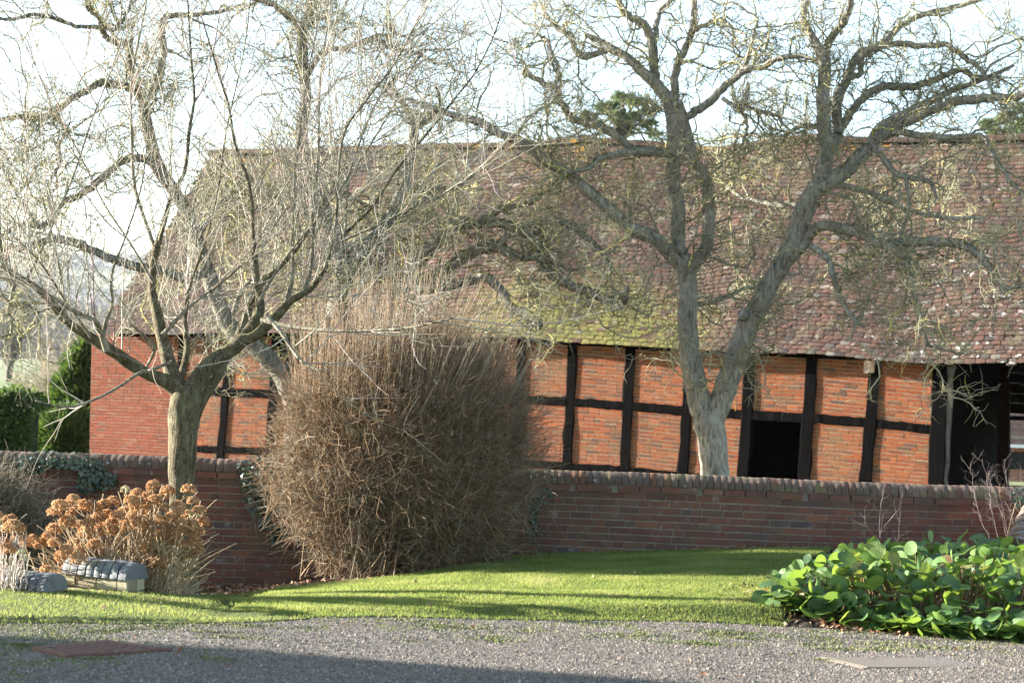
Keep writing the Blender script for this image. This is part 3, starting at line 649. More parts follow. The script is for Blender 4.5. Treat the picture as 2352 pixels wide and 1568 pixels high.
# ------------------------------------------------------------------ low coped walls, steps, covers
M_BLUE = m_brick('blue_coping', [(0, (.10, .108, .118)), (.5, (.13, .137, .145)), (1, (.16, .164, .166))], (.085, .085, .08), [((.24, .25, .21), 6, .52, .66, .55), ((.10, .105, .045), 4, .50, .64, .6), ((.05, .045, .04), 9, .56, .68, .6)], rough=.7)
M_STONE = m_brick('stone_block', [(0, (.26, .23, .14)), (.5, (.31, .28, .18)), (.85, (.22, .19, .12)), (1, (.20, .09, .06))], (.14, .12, .07), [((.12, .13, .04), 5, .55, .68, .5)])
blue = [coping_mesh('coping_brick', .15, .13, .076, seed=20 + s, foot=.012) for s in range(4)]
for me in blue: me.materials.append(M_BLUE)
STONES = [brick_var(40 + s, .06) for s in range(4)]
def low_wall(px, py, Y, n, zt, label, brickmat, ang=-28):
    e = P(px, py, Y); e[2] = 0; d = np.array([math.cos(R(ang)), math.sin(R(ang)), 0]); nr = np.array([-d[1], d[0], 0])   # e: middle of the near end
    w = empty('low_wall', e, label, 'wall'); L = n * .088
    c = e - d * L; m = MB(); a = .105
    m.hexa([tuple(p + np.array([0, 0, zz])) for zz in (-.35, zt - .012) for p in (c - nr * a, e - d * .02 - nr * a, e - d * .02 + nr * a, c + nr * a)]).build('core', M_WALLMORTAR, w)
    for k in range(n):
        o = bpy.data.objects.new('coping_brick', blue[rng.integers(4)]); COL.objects.link(o); setp(o, w); p = e - d * (.044 + k * .088)
        o.matrix_basis = Matrix.Translation((p[0], p[1], zt + rng.normal(0, .003))) @ Matrix.Rotation(R(ang) + rng.normal(0, .015), 4, 'Z') @ Matrix.Rotation(rng.normal(0, .012), 4, 'Y')
    ml = []; z = zt - .014; r = 0
    while z > -.25:
        h = .105 if r < 1 else .085; s = L
        first = True
        while s > 0:
            l = min(s, .11 if first and r % 2 == 0 else .225); first = False; s -= l
            if l < .03: continue
            p = c + d * (s + l / 2) - nr * (a - .006); ml.append((d * (l - .01), nr * (.022 + abs(rng.normal(0, .004))), np.array([0, 0, h - .012]), p + np.array([0, 0, z - h / 2])))
        for sgn in (-.5, .5):
            p = e - d * .026 + nr * sgn * .105; ml.append((nr * .098, -d * .022, np.array([0, 0, h - .012]), p + np.array([0, 0, z - h / 2])))
        z -= h; r += 1
    a_ = np.array([np.stack(q) for q in ml]); pieces('brick', 'brickwork', frames(a_[:, 0], a_[:, 1], a_[:, 2], a_[:, 3]), STONES, brickmat, w, range(len(ml)))
    return e, d, nr
e1, d1, n1 = low_wall(314, 1352, 14.55, 8, .155, 'low wall with eight blue-grey rounded coping bricks before the dried hydrangea', M_STONE)
e2, d2, n2 = low_wall(128, 1368, 14.2, 9, .07, 'low blue-coped wall ending beside the stone step at far left', M_STONE)
def slab(name, pts, z0, z1, mat, label, cat, bev=.012):
    m = MB(); m.hexa([(p[0], p[1], z0) for p in pts] + [(p[0], p[1], z1) for p in pts]); return m.build(name, mat, bevel=bev, label=label, cat=cat)
f0 = G(158, 1382); f0[2] = 0
s0 = e1 - n1 * .12; s1 = s0 - n1 * .32
slab('stone_step', [s1 - d1 * .62, s1 + d1 * .02 - n1*.0, s0 + d1 * .02, s0 - d1 * .62], -.25, .035, M_STONE, 'worn stone step in front of the longer blue-coped wall', 'step')
slab('stone_step', [s1 - d1 * 1.05, s1 - d1 * .63, s0 - d1 * .63, s0 - d1 * 1.05], -.4, -.07, M_STONE, 'lower stone step going down between the two blue-coped walls', 'step')
M_RUST = m_brick('rusty_iron', [(0, (.10, .055, .042)), (1, (.13, .07, .05))], (.07, .04, .03), [((.16, .12, .09), 8, .55, .7, .5)], rough=.8)
M_CONC = m_brick('concrete', [(0, (.14, .116, .092)), (1, (.16, .134, .105))], (.10, .085, .068), [((.18, .162, .14), 9, .55, .7, .5), ((.15, .13, .10), 3, .62, .72, .5)])
def cover(name, px, z, mat, label, rim=True):
    c = np.array([G(x, y) for x, y in px]); cc = c.mean(0); o = empty(name, (cc[0], cc[1], 0), label, 'cover')
    MB().hexa([(p[0], p[1], -.05) for p in c] + [(p[0], p[1], z) for p in c]).build('frame', mat, o, bevel=.004)
    k = [cc + (p - cc) * .93 for p in c]
    pl = MB().hexa([(p[0], p[1], z - .02) for p in k] + [(p[0], p[1], z + .005) for p in k]).build('plate', mat, o, bevel=.002)
    if rim:
        for i in range(7):
            for j in range(5):
                s, t_ = (i + .7) / 8, (j + .7) / 6; p = (k[0] * (1 - s) + k[1] * s) * (1 - t_) + (k[3] * (1 - s) + k[2] * s) * t_
                MB().box(p[0] - .02, p[0] + .02, p[1] - .012, p[1] + .012, z + .004, z + .009).build('stud', mat, pl)
cover('drain_cover', [(150, 1512), (395, 1496), (245, 1478), (72, 1494)], .022, M_RUST, 'rusty square drain cover set in the shaded gravel')
cover('concrete_cover', [(1985, 1537), (2262, 1532), (2170, 1510), (1872, 1511)], .001, M_CONC, 'pale concrete inspection slab flush in the sunlit gravel', False)

# ramped wall at the right edge, running from the garden wall towards the drive
RA, RB = np.array([4.74, 16.2, 0.0]), np.array([5.85, 18.95, 0.0]); rL = np.linalg.norm(RB - RA); rdv = (RB - RA) / rL; rnv = np.array([-rdv[1], rdv[0], 0.0]); za, zb_ = .48, .92
rw = empty('ramped_wall', RA, 'ramped brick wall with lichen-covered rounded coping behind the glossy leaves', 'wall')
MB().hexa([tuple(p + np.array([0, 0, -.1])) for p in (RA + rnv * .11, RA - rnv * .11, RB - rnv * .11, RB + rnv * .11)] + [tuple(p + np.array([0, 0, z])) for p, z in ((RA + rnv * .11, za - .02), (RA - rnv * .11, za - .02), (RB - rnv * .11, zb_ - .02), (RB + rnv * .11, zb_ - .02))]).build('core', M_WALLMORTAR, rw)
M_LICHCOP = m_brick('lichen_coping', [(0, (.13, .062, .04)), (.5, (.15, .085, .058)), (1, (.11, .058, .044))], (.09, .07, .052), [((.25, .235, .215), 9, .5, .6, .7), ((.10, .095, .045), 4, .55, .68, .6)])
rc = [coping_mesh('coping_brick', .16, .14, .098, seed=60 + s) for s in range(4)]
for me in rc: me.materials.append(M_LICHCOP)
for k in range(int(rL / .102)):
    s = .05 + k * .102; p = RA + rdv * s; o = bpy.data.objects.new('coping_brick', rc[k % 4]); COL.objects.link(o); setp(o, rw)
    o.matrix_basis = Matrix.Translation((p[0], p[1], za + (zb_ - za) * s / rL + rng.normal(0, .005))) @ Matrix.Rotation(math.atan2(rdv[1], rdv[0]) + rng.normal(0, .02), 4, 'Z') @ Matrix.Rotation(-math.atan2(zb_ - za, rL), 4, 'Y')
ml = []; up_ = np.array([0, 0, 1.0])
for r in range(8):
    zt = za - .04 - r * .0755 - .0375; s = -(r % 2) * .11
    for sg in (-1, 1): ml.append((-rnv * .10, rdv * .016, up_ * .065, RA + rnv * sg * .054 + rdv * .004 + up_ * zt))
    while s < rL - .2:
        if s > -.05: ml.append((-rdv * .218, -rnv * .016, up_ * .065, RA + rdv * (s + .115) + rnv * .106 + up_ * (zt + (zb_ - za) * max(0, s + .1) / rL)))
        s += .23
a_ = np.array([np.stack(q) for q in ml]); pieces('brick', 'brickwork', frames(a_[:, 0], a_[:, 1], a_[:, 2], a_[:, 3]), BRICKS, M_WALLBRICK, rw, range(len(ml)))

# ------------------------------------------------------------------ bare trees: traced limbs, grown twigs
def limb_world(tr, Y0, Y1, n=None, jit=.0, g=None):
    tr = np.array(tr, float); m = len(tr); Ys = Y0 + (Y1 - Y0) * np.linspace(0, 1, m) ** 1.2
    pts = np.array([P(x, y, Y) for (x, y, w), Y in zip(tr, Ys)]); rad = tr[:, 2] / 2 * Ys / FPX
    n = n or max(8, m * 5); s = smooth_line(np.column_stack([pts, rad]), n)
    if jit: s[1:-1, :3] += (g or rng).normal(0, jit, (n - 2, 3))
    return s[:, :3], np.maximum(s[:, 3], .003)
def bark_tube(pts, rad, S, rough, seed):
    V, q, a = tubes(pts[None], rad[None], S); V = V.reshape(len(pts), S, 3); c = pts[:, None]
    out = V - c
    for i in range(len(pts)):
        for j in range(S):
            p = V[i, j]; k = 1 + rough * (mnoise.noise((p[0] * 6 + seed, p[1] * 6, p[2] * 2.2)) + .6 * mnoise.noise((p[0] * 17, p[1] * 17 + seed, p[2] * 6)))
            out[i, j] *= k
    V = (c + out).reshape(-1, 3); n = len(V)
    V = np.vstack([V, pts[-1]]); tri = [(n - S + (j + 1) % S, n, n - S + j) for j in range(S)]
    return V, q, np.array(tri)
def build_tree(name, label, base, trunk, limbs, mat_bark, mat_twig, lv, seed, group=None, Sbig=14, pale=None):
    """trunk: trace; limbs: (trace, Y0, Y1); lv: twig levels"""
    g = np.random.default_rng(seed); T = empty(name, base, label, 'tree', group); lines = []
    for k, (tr, Y0, Y1) in enumerate(trunk + limbs):
        big = max(w for _, _, w in tr) > 30; p, r = limb_world(tr, Y0, Y1, max(10, len(tr) * (9 if big else 5)), 0.0 if big or 'young' in label else .008, g)
        V, q, t_ = bark_tube(p, r, Sbig if big else 8, .16 if big else .10, seed + k)
        add('trunk' if k < len(trunk) else 'limb', np_mesh('limb', V, q, t_, smooth=True), mat_bark if big or pale is None or np.max(r) > .034 else pale, T)
        if k >= len(trunk): lines.append((p, r))
    K = 24; LP = np.array([smooth_line(p, K) for p, _ in lines]); LR = np.array([np.interp(np.linspace(0, 1, K), np.linspace(0, 1, len(r)), r) for _, r in lines])
    par = (LP, LR); out = []; prev = []
    for L in lv:
        st, d, pr = spawn(*par, L['n'], L.get('t0', .1), 1.0, L.get('blend', .5), g)
        if L['n'] < 1000 and 'several' in label:        # open up the tangle before the middle of the roof
            q_ = proj(st); hit = (q_[:, 0] > 1060) & (q_[:, 0] < 1380) & (q_[:, 1] > 420) & (q_[:, 1] < 680) & (g.random(L['n']) < .62); alt = g.choice(np.where(~hit)[0], hit.sum()); st[hit], d[hit], pr[hit] = st[alt], d[alt], pr[alt]
        d = unit(d + np.array(L.get('bias', (0, 0, 0))))
        ln = g.uniform(*L['len'], L['n']); r0 = np.minimum(L['r'] * g.uniform(.7, 1.25, L['n']), pr * .85)
        Pt, Rd = grow(st, d, ln, r0, L['K'], L['wig'], L.get('up', 0), L.get('tip', .4), g)
        out.append(tubes(Pt, Rd, L.get('S', 3), g.random(L['n'])))
        par = (Pt, Rd)
    V, q, a = join(out)
    add('crown', np_mesh('crown', V, q, None, a, True), mat_twig, T)
    return T
M_BARK_W = m_bark('walnut_bark', (.20, .18, .14), (.36, .335, .28), (.36, .35, .27), (.07, .085, .010), .3, 26)
M_BARK_F = m_bark('cherry_bark', (.080, .066, .036), (.145, .125, .070), (.155, .145, .080), (.09, .10, .022), .5, 34, .6)
M_BARK_W2 = m_bark('shaded_walnut_bark', (.135, .12, .095), (.25, .23, .19), (.25, .24, .18), (.06, .075, .010), .3, 26)  # darker copy of the walnut bark: the second tree's shade is put into its colour
M_PALE = m_bark('pale_shoot_bark', (.17, .15, .10), (.30, .275, .20), (.33, .31, .24), (.16, .16, .05), .6, 40, .4)
M_TWIG_W = m_twig('lichen_twig', [(0, (.14, .13, .08)), (.3, (.24, .225, .14)), (.6, (.19, .175, .12)), (.85, (.32, .29, .14)), (1, (.42, .37, .10))])
M_TWIG_F = m_twig('pale_twig', [(0, (.24, .22, .16)), (.35, (.36, .34, .27)), (.6, (.29, .265, .19)), (.8, (.26, .18, .165)), (1, (.44, .42, .36))])

# --- right walnut, behind the garden wall
w1_trunk = [([(1642, 1130, 70), (1640, 1060, 64), (1634, 1000, 66), (1628, 965, 74), (1626, 945, 60)], 25, 25)]
w1 = [
 ([(1630, 985, 60), (1602, 905, 54), (1586, 830, 50), (1578, 740, 44), (1580, 660, 44), (1576, 612, 44), (1572, 585, 34)], 25, 25),
 ([(1634, 980, 56), (1664, 900, 52), (1692, 820, 52), (1722, 740, 50), (1770, 650, 48), (1822, 560, 46), (1850, 480, 46), (1879, 425, 44)], 25, 24.6),
 ([(1576, 618, 38), (1545, 590, 35), (1500, 545, 33), (1450, 525, 31), (1410, 490, 30), (1340, 430, 28), (1290, 390, 26), (1250, 368, 25), (1195, 325, 24), (1150, 308, 22), (1100, 280, 19), (1050, 268, 16), (1000, 250, 13), (930, 225, 9)], 25, 23.5),
 ([(1576, 612, 36), (1558, 560, 33), (1558, 487, 33), (1546, 400, 34), (1549, 320, 34), (1546, 270, 34), (1532, 228, 30), (1508, 195, 26), (1470, 161, 24), (1440, 131, 21), (1403, 112, 19), (1376, 94, 15), (1345, 80, 10)], 25, 25.6),
 ([(1403, 112, 15), (1346, 131, 15), (1320, 112, 14), (1313, 82, 14), (1283, 67, 12), (1256, 37, 11), (1238, 0, 9), (1225, -40, 7)], 25.6, 26),
 ([(1508, 195, 22), (1504, 169, 22), (1496, 94, 21), (1478, 56, 19), (1444, 37, 17), (1418, 0, 15), (1400, -40, 12)], 25.5, 25),
 ([(1496, 100, 14), (1506, 75, 14), (1515, 30, 13), (1549, -10, 12)], 25.4, 26),
 ([(1546, 352, 20), (1500, 352, 19), (1459, 350, 18), (1384, 360, 16), (1350, 385, 13), (1300, 395, 8)], 25, 24),
 ([(1520, 350, 20), (1459, 345, 20), (1430, 325, 19), (1384, 296, 18), (1328, 277, 17), (1305, 262, 17), (1283, 225, 16), (1275, 202, 15), (1234, 184, 13), (1200, 165, 15)], 25, 24.2),
 ([(1275, 202, 12), (1282, 160, 11), (1266, 120, 10), (1258, 95, 9), (1235, 78, 7)], 24.4, 24.6),
 ([(1576, 618, 34), (1602, 598, 31), (1624, 560, 31), (1627, 487, 30), (1620, 415, 29), (1592, 365, 28), (1578, 310, 27), (1566, 265, 25), (1556, 235, 23)], 25, 24.2),
 ([(1572, 272, 20), (1600, 255, 20), (1630, 235, 20), (1662, 202, 19), (1692, 176, 17), (1718, 157, 15), (1755, 154, 14), (1778, 139, 13), (1830, 129, 12), (1868, 135, 11), (1890, 150, 9)], 24.3, 23.4),
 ([(1700, 170, 12), (1718, 131, 11), (1733, 82, 9), (1740, 40, 6)], 24, 24),
 ([(1549, 235, 20), (1553, 161, 19), (1568, 124, 18), (1590, 75, 16), (1594, 0, 14), (1596, -40, 12)], 25.2, 25),
 ([(1590, 75, 11), (1650, 45, 11), (1680, 64, 9), (1714, 79, 6)], 25, 24),
 ([(1660, 225, 10), (1690, 245, 10), (1712, 270, 9), (1714, 305, 7), (1700, 340, 5)], 24, 24), ([(1718, 190, 10), (1716, 240, 10), (1740, 255, 9), (1790, 268, 8), (1795, 290, 5)], 24, 23.6),
 ([(1879, 430, 36), (1898, 356, 34), (1894, 300, 32), (1890, 225, 30), (1894, 150, 28), (1887, 124, 26), (1865, 85, 20), (1845, 45, 17), (1853, 0, 15), (1850, -40, 12)], 24.6, 25.4),
 ([(1889, 128, 20), (1913, 82, 19), (1943, 45, 17), (1954, 0, 15), (1960, -40, 12)], 25.2, 24.5),
 ([(1895, 360, 26), (1924, 311, 26), (1921, 244, 25), (1943, 187, 22), (1973, 124, 20), (2018, 105, 18), (2074, 56, 16), (2112, 37, 14), (2168, 22, 12), (2224, 7, 10), (2300, -10, 6)], 24.8, 26),
 ([(1948, 180, 16), (1975, 170, 15), (1984, 127, 15), (2052, 101, 14), (2130, 105, 14), (2175, 105, 13), (2224, 139, 13), (2250, 157, 11), (2275, 200, 8), (2300, 240, 5)], 25, 23.6),
 ([(1925, 305, 22), (1958, 255, 20), (1988, 221, 20), (2037, 199, 19), (2093, 199, 18), (2149, 184, 16), (2205, 161, 14), (2243, 180, 11), (2290, 175, 8)], 24.8, 24),
 ([(1872, 440, 38), (1943, 392, 36), (1975, 358, 34), (1999, 337, 31), (2025, 292, 26), (2093, 255, 22), (2153, 225, 18), (2190, 206, 15), (2240, 190, 11), (2330, 150, 7)], 24.6, 24),
 ([(1990, 345, 24), (2018, 319, 24), (2074, 285, 23), (2130, 259, 22), (2205, 232, 22), (2280, 225, 20), (2333, 225, 19), (2370, 205, 17), (2450, 190, 12)], 24.5, 23.2),
 ([(2025, 312, 17), (2060, 305, 17), (2093, 307, 16), (2168, 317, 15), (2254, 315, 13), (2280, 356, 12), (2318, 412, 10), (2350, 450, 9), (2380, 520, 6)], 24.4, 23),
 ([(2000, 338, 14), (2015, 345, 14), (2044, 386, 14), (2074, 405, 13), (2130, 416, 11), (2145, 435, 8), (2150, 470, 5)], 24.4, 23.6),
 ([(2080, 408, 10), (2089, 469, 9), (2070, 536, 7), (2060, 560, 5)], 24, 23.8),
 ([(1808, 600, 30), (1840, 570, 26), (1865, 535, 25), (1887, 519, 24), (1943, 525, 24), (1980, 540, 23), (2037, 560, 23), (2093, 555, 22), (2150, 556, 21), (2205, 559, 22), (2228, 572, 20), (2262, 598, 18), (2295, 643, 15), (2310, 665, 14), (2352, 658, 13), (2420, 690, 8)], 24.8, 22.4),
 ([(2040, 562, 15), (2065, 585, 15), (2089, 598, 15), (2085, 620, 13), (2100, 673, 12), (2115, 733, 10), (2130, 793, 9)], 23.8, 23.2),
 ([(2130, 793, 8), (2160, 800, 7), (2200, 812, 6), (2225, 815, 4)], 23.2, 23),
 ([(1862, 565, 15), (1885, 580, 15), (1905, 598, 15), (1917, 647, 14), (1935, 695, 12), (1965, 737, 11), (1988, 748, 7)], 24.4, 23.8),
 ([(1704, 745, 28), (1709, 730, 27), (1706, 722, 26)], 24.95, 24.6),
 ([(1900, 420, 16), (1990, 440, 14), (2080, 480, 12), (2170, 500, 10), (2260, 500, 7)], 25.5, 28), ([(1880, 470, 14), (1780, 470, 12), (1700, 450, 10), (1660, 420, 7)], 25, 27.5),
 ([(1580, 700, 14), (1650, 690, 10), (1720, 660, 8), (1760, 680, 6)], 25.2, 27), ([(1900, 300, 12), (1840, 290, 11), (1780, 320, 9), (1700, 310, 7), (1680, 360, 5)], 25, 26.5),
]
LV_W = [dict(n=480, len=(.5, 1.8), r=.015, K=14, wig=.34, up=.02, blend=.6, S=4, tip=.45), dict(n=3100, len=(.22, .8), r=.0082, K=7, wig=.42, up=.02, blend=.5), dict(n=14000, len=(.12, .42), r=.0050, K=4, wig=.42, blend=.5)]
build_tree('bare_tree', 'gnarled bare tree forking low in front of the barn behind the garden wall', P(1640, 1140, 25), w1_trunk, w1, M_BARK_W, M_TWIG_W, LV_W, 31)

# --- second walnut, stems rising out of the brown bush
w2_trunk = [([(700, 1120, 80), (690, 1000, 74), (700, 940, 70)], 26, 26)]
w2 = [
 ([(690, 960, 56), (660, 880, 50), (637, 845, 46), (580, 790, 44), (525, 745, 42), (485, 650, 38), (455, 560, 34), (425, 480, 32), (394, 431, 30), (360, 375, 30), (345, 319, 28), (331, 255, 27), (336, 222, 25)], 26, 25.5),
 ([(336, 225, 22), (300, 202, 21), (262, 195, 20), (232, 190, 18), (200, 208, 16), (169, 225, 15), (131, 255, 13), (86, 274, 12), (38, 270, 10), (0, 277, 9), (-50, 290, 7)], 25.5, 24.6),
 ([(336, 222, 20), (352, 210, 20), (367, 169, 20), (375, 112, 18), (371, 56, 17), (390, 37, 14), (450, 34, 11), (506, 26, 9), (560, 10, 6)], 25.5, 26.5),
 ([(340, 230, 16), (305, 185, 16), (300, 169, 16), (296, 131, 16), (292, 101, 16), (262, 97, 16), (240, 82, 15), (232, 60, 14), (225, 37, 12), (202, 19, 11), (195, -20, 10)], 25.4, 25),
 ([(234, 60, 10), (190, 62, 10), (150, 52, 10), (86, 34, 9), (22, 45, 8), (-30, 30, 6)], 25, 24), ([(232, 58, 9), (262, 70, 9), (285, 40, 8), (300, 10, 7), (310, -30, 6)], 25, 25.4),
 ([(385, 425, 22), (340, 370, 20), (285, 367, 19), (232, 412, 18), (187, 446, 17), (139, 469, 16), (124, 499, 15), (94, 517, 14), (49, 514, 13), (11, 536, 11), (-50, 560, 8)], 25.6, 24.4),
 ([(470, 620, 26), (430, 640, 24), (375, 622, 22), (319, 613, 21), (244, 590, 20), (187, 564, 20), (124, 549, 19), (75, 564, 17), (8, 572, 15), (-60, 600, 10)], 25.7, 23.8),
 ([(90, 520, 10), (60, 480, 9), (30, 430, 8), (0, 380, 6)], 24.6, 24.4), ([(120, 500, 10), (110, 430, 9), (140, 370, 8), (120, 310, 6)], 24.6, 25),
 ([(720, 1000, 60), (745, 880, 54), (760, 780, 50), (778, 690, 48), (790, 640, 46), (815, 590, 42), (858, 552, 36), (905, 480, 26), (935, 400, 22), (948, 330, 22), (945, 275, 18), (920, 230, 12), (890, 190, 8)], 26, 26.4),
 ([(790, 640, 40), (782, 580, 36), (768, 530, 34), (735, 465, 32), (703, 380, 30), (692, 300, 28), (703, 225, 27), (696, 150, 26), (695, 75, 24), (712, 22, 20), (725, -30, 17)], 26, 26.5),
 ([(695, 80, 18), (686, 56, 18), (652, 30, 17), (622, 8, 15), (577, -5, 12)], 26.4, 26), ([(704, 60, 15), (742, 37, 15), (755, 45, 12)], 26.4, 26.2), ([(945, 300, 12), (985, 275, 12), (1010, 240, 9), (1000, 190, 6)], 26.4, 26),
 ([(800, 110, 10), (860, 90, 11), (900, 110, 10), (960, 125, 9), (1000, 145, 7)], 26, 25), ([(700, 190, 14), (740, 120, 13), (790, 110, 12), (880, 80, 9), (905, 118, 7)], 26.4, 25.6),
 ([(800, 1000, 50), (880, 860, 46), (925, 740, 42), (936, 700, 40), (945, 620, 36), (992, 565, 32), (1028, 521, 28), (1084, 514, 26), (1140, 510, 24), (1189, 526, 23), (1223, 536, 21), (1264, 506, 18), (1301, 514, 17), (1346, 544, 15), (1370, 565, 12), (1400, 600, 8)], 25.6, 24.4),
 ([(936, 690, 26), (950, 652, 26), (1024, 620, 26), (1075, 585, 26), (1103, 572, 27), (1144, 566, 27), (1189, 590, 25), (1234, 587, 25), (1256, 620, 24), (1309, 655, 23), (1339, 665, 23), (1391, 688, 22), (1421, 702, 19), (1436, 688, 14), (1440, 660, 8)], 25.4, 23.6),
 ([(940, 680, 24), (971, 662, 24), (1046, 656, 24), (1103, 636, 23), (1140, 654, 23), (1174, 706, 23), (1208, 720, 24), (1232, 742, 25), (1237, 748, 22)], 25.3, 23.8),
 ([(1090, 515, 14), (1140, 484, 14), (1215, 465, 13), (1268, 427, 10), (1290, 400, 7)], 24.8, 25.4), ([(1150, 560, 12), (1170, 540, 11), (1220, 545, 10), (1260, 575, 8)], 24.4, 24.6), ([(1200, 590, 10), (1260, 600, 9), (1310, 620, 7), (1360, 610, 5)], 24, 25),
 ([(700, 420, 16), (650, 440, 14), (600, 480, 12), (560, 470, 9), (520, 500, 6)], 26, 27), ([(880, 520, 16), (930, 500, 14), (990, 440, 12), (1050, 430, 10), (1090, 400, 7)], 26, 27.5), ([(720, 450, 14), (780, 440, 12), (840, 470, 9), (870, 440, 6)], 26, 28),
 ([(530, 740, 14), (560, 660, 12), (600, 640, 10), (660, 600, 8), (690, 620, 6)], 26, 28), ([(450, 550, 14), (490, 480, 12), (540, 440, 9), (560, 380, 6)], 25.6, 27), ([(10, 600, 12), (30, 660, 10), (20, 720, 8), (50, 780, 6)], 23.8, 23.4), ([(-40, 640, 14), (10, 690, 12), (60, 700, 9), (90, 720, 6)], 24.5, 24.2),
]
LV_W2 = [dict(LV_W[0], n=560), dict(LV_W[1], n=3700), dict(LV_W[2], n=16500)]
build_tree('bare_tree', 'twisted bare tree with several stems rising behind the brown bush', P(700, 1140, 26), w2_trunk, w2, M_BARK_W2, M_TWIG_W, LV_W2, 47)

# --- young tree in front of the wall, long straight shoots
YF = 15.7
f_trunk = [([(425, 1385, 84), (424, 1350, 68), (421, 1250, 60), (417, 1150, 58), (415, 1060, 62), (420, 965, 68), (424, 915, 72), (420, 885, 58)], YF, YF)]
fl = [
 ([(418, 905, 44), (394, 883, 36), (337, 857, 31), (292, 830, 29), (255, 804, 27), (206, 774, 26), (161, 744, 24), (124, 703, 22), (75, 654, 21), (37, 632, 20), (11, 609, 18), (0, 572, 17), (-4, 480, 15), (-10, 380, 10)], YF, YF - .8),
 ([(245, 803, 17), (232, 767, 16), (217, 737, 14), (169, 714, 12), (124, 684, 10), (60, 640, 8), (0, 610, 6)], YF - .3, YF - 1.2),
 ([(236, 775, 12), (245, 735, 11), (259, 692, 11), (255, 658, 10), (262, 609, 9), (285, 553, 8), (322, 439, 7), (337, 337, 6), (345, 230, 4)], YF - .3, YF - .9),
 ([(412, 900, 40), (397, 860, 35), (386, 823, 33), (371, 767, 31), (360, 718, 29), (349, 665, 27), (352, 613, 26), (360, 568, 24), (379, 506, 19), (394, 450, 17), (424, 394, 15), (435, 300, 13), (446, 225, 11), (439, 131, 9), (431, 0, 7), (428, -60, 5)], YF, YF + .5),
 ([(356, 590, 20), (350, 555, 18), (322, 476, 16), (307, 412, 15), (302, 300, 14), (300, 225, 12), (307, 150, 10), (326, 56, 9), (337, 0, 7), (345, -60, 5)], YF + .2, YF + .8),
 ([(428, 905, 46), (469, 853, 40), (506, 819, 37), (544, 793, 34), (575, 755, 31), (596, 710, 26), (590, 640, 21), (585, 588, 19), (581, 525, 17), (574, 431, 15), (540, 330, 12), (525, 244, 10), (502, 169, 9), (460, 30, 6)], YF, YF + .4),
 ([(560, 780, 30), (585, 772, 29), (637, 725, 27), (667, 692, 25), (712, 665, 22), (742, 624, 19), (757, 587, 17), (800, 530, 15), (859, 470, 14), (908, 394, 12), (971, 319, 11), (1046, 225, 9), (1095, 161, 7), (1144, 56, 6), (1155, -20, 5)], YF, YF - .6),
 ([(650, 715, 16), (671, 640, 15), (672, 544, 14), (675, 450, 13), (679, 375, 11), (690, 300, 9), (705, 180, 7), (730, 60, 5)], YF, YF + .3),
 ([(700, 668, 15), (716, 600, 14), (722, 450, 13), (731, 375, 11), (735, 187, 9), (750, 75, 7), (762, -20, 5)], YF - .1, YF + .6),
 ([(745, 620, 13), (770, 520, 12), (786, 322, 11), (840, 232, 10), (896, 161, 9), (949, 67, 7), (983, -10, 5)], YF - .3, YF - .9),
 ([(757, 590, 13), (790, 540, 12), (797, 440, 11), (803, 394, 10), (844, 281, 9), (874, 217, 8), (908, 131, 6), (940, 30, 4)], YF - .3, YF + .2),
 ([(780, 556, 11), (850, 525, 10), (930, 485, 8), (1010, 450, 7), (1100, 385, 6), (1200, 290, 5), (1290, 190, 4)], YF - .4, YF - 1.2),
 ([(440, 985, 30), (448, 945, 31), (466, 907, 33), (495, 860, 32), (512, 826, 30), (548, 772, 27), (570, 715, 24), (605, 650, 20), (640, 615, 17), (690, 560, 15), (740, 470, 12), (790, 380, 9), (850, 270, 6)], YF + .05, YF + 1.0),
 ([(612, 725, 11), (645, 763, 10), (675, 808, 8), (700, 835, 7), (739, 853, 5)], YF - .5, YF - 1.0),
 ([(395, 830, 8), (345, 850, 8), (319, 857, 8), (270, 890, 7), (210, 920, 6), (150, 935, 5), (82, 920, 4)], YF - .3, YF - 1.2),
 ([(600, 735, 14), (680, 752, 11), (780, 760, 9), (900, 757, 8), (980, 745, 6), (1040, 730, 4)], YF - .3, YF - 1.4),
 ([(330, 855, 6), (355, 800, 8), (330, 770, 7), (300, 745, 5)], YF, YF - .4),
 ([(410, 880, 18), (420, 850, 17), (430, 800, 15), (425, 740, 13), (435, 660, 11), (470, 560, 10), (500, 440, 8), (520, 300, 7), (560, 120, 5), (575, 0, 4)], YF + .1, YF + .9),
 ([(150, 740, 10), (140, 640, 10), (120, 540, 9), (90, 430, 8), (60, 300, 6), (40, 180, 4)], YF - .4, YF + .1), ([(60, 645, 10), (120, 520, 9), (170, 400, 8), (210, 280, 7), (270, 120, 5), (300, 0, 4)], YF - .6, YF - .2),
 ([(372, 770, 12), (440, 700, 11), (520, 640, 9), (600, 560, 8), (680, 450, 7), (780, 330, 5), (860, 200, 4)], YF, YF + .7), ([(352, 650, 11), (300, 560, 10), (240, 470, 8), (180, 350, 7), (110, 220, 5), (60, 90, 4)], YF, YF + .4),
 ([(590, 700, 10), (650, 600, 9), (730, 500, 8), (820, 380, 7), (900, 250, 5), (960, 130, 4)], YF, YF - .5), ([(210, 776, 9), (150, 690, 9), (90, 600, 7), (20, 530, 5)], YF - .4, YF - 1.3),
]
fl = [([(x, y, w * (1 if y > 780 else .86 if y > 700 else .68 if y > 560 else .56)) for x, y, w in tr], a, b) for tr, a, b in fl]
